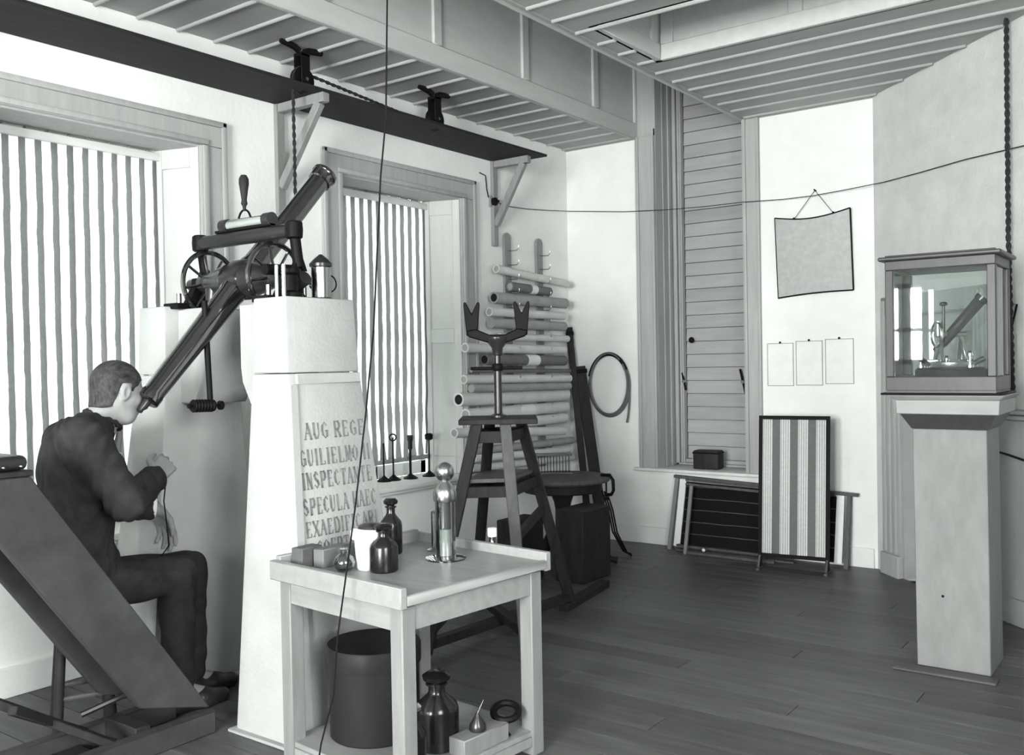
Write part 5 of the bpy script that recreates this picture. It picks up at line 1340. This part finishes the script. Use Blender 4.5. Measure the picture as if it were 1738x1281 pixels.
# hair: shell over the skull, short at the sides
hz_ = SDF(Hc - .17, Hc + .17, .0035)
hz_.ell(hl(0, -.014, .029), (.0815 * HS, .1055 * HS, .0955 * HS), HR, k=.001)
hz_.cap(hl(0, -.036, -.10), hl(0, -.036, -.03), .0615, .064, k=.02)
def cut(Dm, P):
    q = (P - Hc.astype(np.float32)) @ HR.T.astype(np.float32) / HS
    f_, u_ = q[..., 1], q[..., 2]
    line = np.interp(f_, [-.2, -.075, -.045, -.034, -.026, .014, .018, .030, .034, .050, .060, .085, .2],
                         [-.085, -.085, -.075, -.045, .026, .032, -.018, -.022, .020, .030, .050, .058, .06]).astype(np.float32)
    return np.maximum(Dm, (line - u_) * HS * .6)
hz_.field(cut)
hz_.build('hair', 'hair', man, smooth=1)
eb = MB()
for s in (-1, 1): eb.path([hl(s * .016, .0955, .018), hl(s * .034, .0915, .022), hl(s * .05, .078, .016)], [.004, .0045, .003], 6)
eb.build('eyebrows', 'hair', man)
# jacket
j = SDF((.26, -4.90, .44), (1.10, -4.05, 1.28), .006)
j.ell((.655, -4.505, .98), (.190, .125, .21), k=.02)
j.ell((.69, -4.53, 1.10), (.165, .095, .115), k=.06)
j.ell((.64, -4.52, .78), (.180, .135, .20), k=.06)
j.ell((.63, -4.51, .62), (.195, .165, .13), k=.06)
j.cap(SHR + V(-.01, 0, -.005), NB + V(.02, -.02, .0), .068, .062, k=.05).cap(SHL, NB + V(-.02, 0, .0), .068, .062, k=.05)
j.cap(SHR, ELR, .083, .068, k=.045).cap(ELR, lerp(ELR, WRR, .96), .068, .054, k=.03)
j.cap(SHL, ELL, .078, .066, k=.045).cap(ELL, lerp(ELL, WRL, .92), .066, .052, k=.03)
j.cap(lerp(SHR, ELR, .12), (.80, -4.52, .95), .07, .05, k=.05)
def folds(Dm, P):
    x, y, z = P[..., 0], P[..., 1], P[..., 2]
    w = .0032 * np.sin(38 * z + 22 * y + 9 * np.sin(14 * y + 11 * x)) + .0022 * np.sin(70 * (y - .6 * z) + 8 * np.sin(20 * x))
    return Dm + w
j.field(folds)
# neck opening and open sleeve ends
ax_n = unit((0.03, .52, .85))
j.cap(NB + ax_n * .035, NB + ax_n * .16, .062, .085, k=.01, sub=True)
j.cap(WRR, WRR + unit(WRR - ELR) * .06, .042, .046, sub=True)
j.cap(WRL, WRL + unit(WRL - ELL) * .06, .040, .044, sub=True)
j.build('jacket', 'suit', man, smooth=2)
# jacket collar and lapel rolls
cl = MB()
u_, v_, w_ = frame(ax_n)
def rim(a, r, h): return NB + ax_n * h + (u_ * math.cos(a) + v_ * math.sin(a)) * r
cl.path([rim(2 * math.pi * i / 28, .070, .030 + .004 * math.sin(3 * i)) for i in range(28)], .0105, 8, True)
cl.build('jacket_collar', 'suit', man)
# shirt collar, tie knot, cuffs
co = MB().lathe(NB + ax_n * .032, ax_n, [(.068, -.012), (.066, .0), (.0635, .036), (.061, .038), (.060, .0), (.060, -.012)], 30, cap=False)
co.build('shirt_collar', 'linen', man)
fd = unit(V(hf[0], hf[1], 0)); fd = unit(fd - ax_n * (fd @ ax_n))
MB().ball(NB + ax_n * .034 + fd * .072, .016, 12).build('tie_knot', 'paper_mid', man)
MB().path([NB + ax_n * .03 + fd * .078, NB + ax_n * .0 + fd * .092, NB - ax_n * .05 + fd * .11], [.012, .014, .018], 8).build('tie', 'paper_dark', man)
for (W_, E_) in ((WRR, ELR), (WRL, ELL)):
    dd = unit(W_ - E_)
    MB().lathe(W_ - dd * .035, dd, [(.043, 0), (.044, .02), (.0425, .042), (.039, .042), (.039, .0)], 24, cap=False).build('shirt_cuff', 'linen', man)
# trousers
tr = SDF((.36, -4.80, .06), (.98, -3.90, .74), .0065)
tr.ell((.63, -4.51, .59), (.175, .155, .11), k=.03)
tr.cap(HIPR, KNR, .092, .076, k=.05).cap(KNR, ANR + V(0, -.005, .03), .073, .064, k=.02)
tr.cap(HIPL, KNL, .092, .076, k=.05).cap(KNL, ANL + V(0, -.005, .035), .073, .062, k=.02)
tr.field(lambda Dm, P: Dm + .003 * np.sin(34 * P[..., 1] + 26 * P[..., 2] + 7 * np.sin(18 * P[..., 0])) + .002 * np.sin(60 * P[..., 2]))
for an in (ANR, ANL): tr.cap(an + V(0, 0, -.05), an + V(0, 0, .0), .05, .045, sub=True)
tr.build('trousers', 'trouser', man, smooth=2)
# shoes
for an, tw in ((ANR, .03), (ANL, .015)):
    s2 = SDF((an[0] - .10, an[1] - .14, -.01), (an[0] + .14, an[1] + .27, .16), .005)
    s2.cap((an[0], an[1] - .035, .04), (an[0], an[1], .085), .04, .042, k=.03).cap((an[0], an[1] - .04, .035), (an[0] + tw * .6, an[1] + .10, .035), .036, .042, k=.03).cap((an[0] + tw * .6, an[1] + .10, .033), (an[0] + tw, an[1] + .185, .028), .042, .032, k=.03)
    s2.field(lambda Dm, P: np.maximum(Dm, .002 - P[..., 2]))
    s2.build('shoe', 'leather', man, smooth=1)
# stool under the man
t = thing('wooden_stool', 'plain wooden stool under the seated man', 'stool', (.63, -4.49, 0))
MB().lathe((.63, -4.49, .0), (0, 0, 1), [(.14, .425), (.15, .43), (.15, .455), (.14, .462)], 32).build('seat', 'dark_wood', t)
for k in range(4):
    a = math.radians(20 + 90 * k); d = V(math.cos(a), math.sin(a), 0)
    MB().cyl(V(.63, -4.49, 0) + d * .14, V(.63, -4.49, .43) + d * .10, .019, .017, n=12).build('leg', 'dark_wood', t)
for k in range(4):
    a, a2 = [math.radians(20 + 90 * q) for q in (k, k + 1)]
    MB().cyl(V(.63, -4.49, .16) + V(math.cos(a), math.sin(a), 0) * .125, V(.63, -4.49, .16) + V(math.cos(a2), math.sin(a2), 0) * .125, .010, n=8).build('rung', 'mid_dark_wood', t)
# key on a cord in the man's fingers
p0 = WRR + hdR * .10
o = MB().path([p0, pp(278, 850, .70), pp(282, 880, .69), pp(287, 925, .68), V(.69, -4.25, .55)], .003, 6).build('hand_cord', 'wire'); tag(o, 'thin dark cord held in the raised hand of the seated man', 'cord')
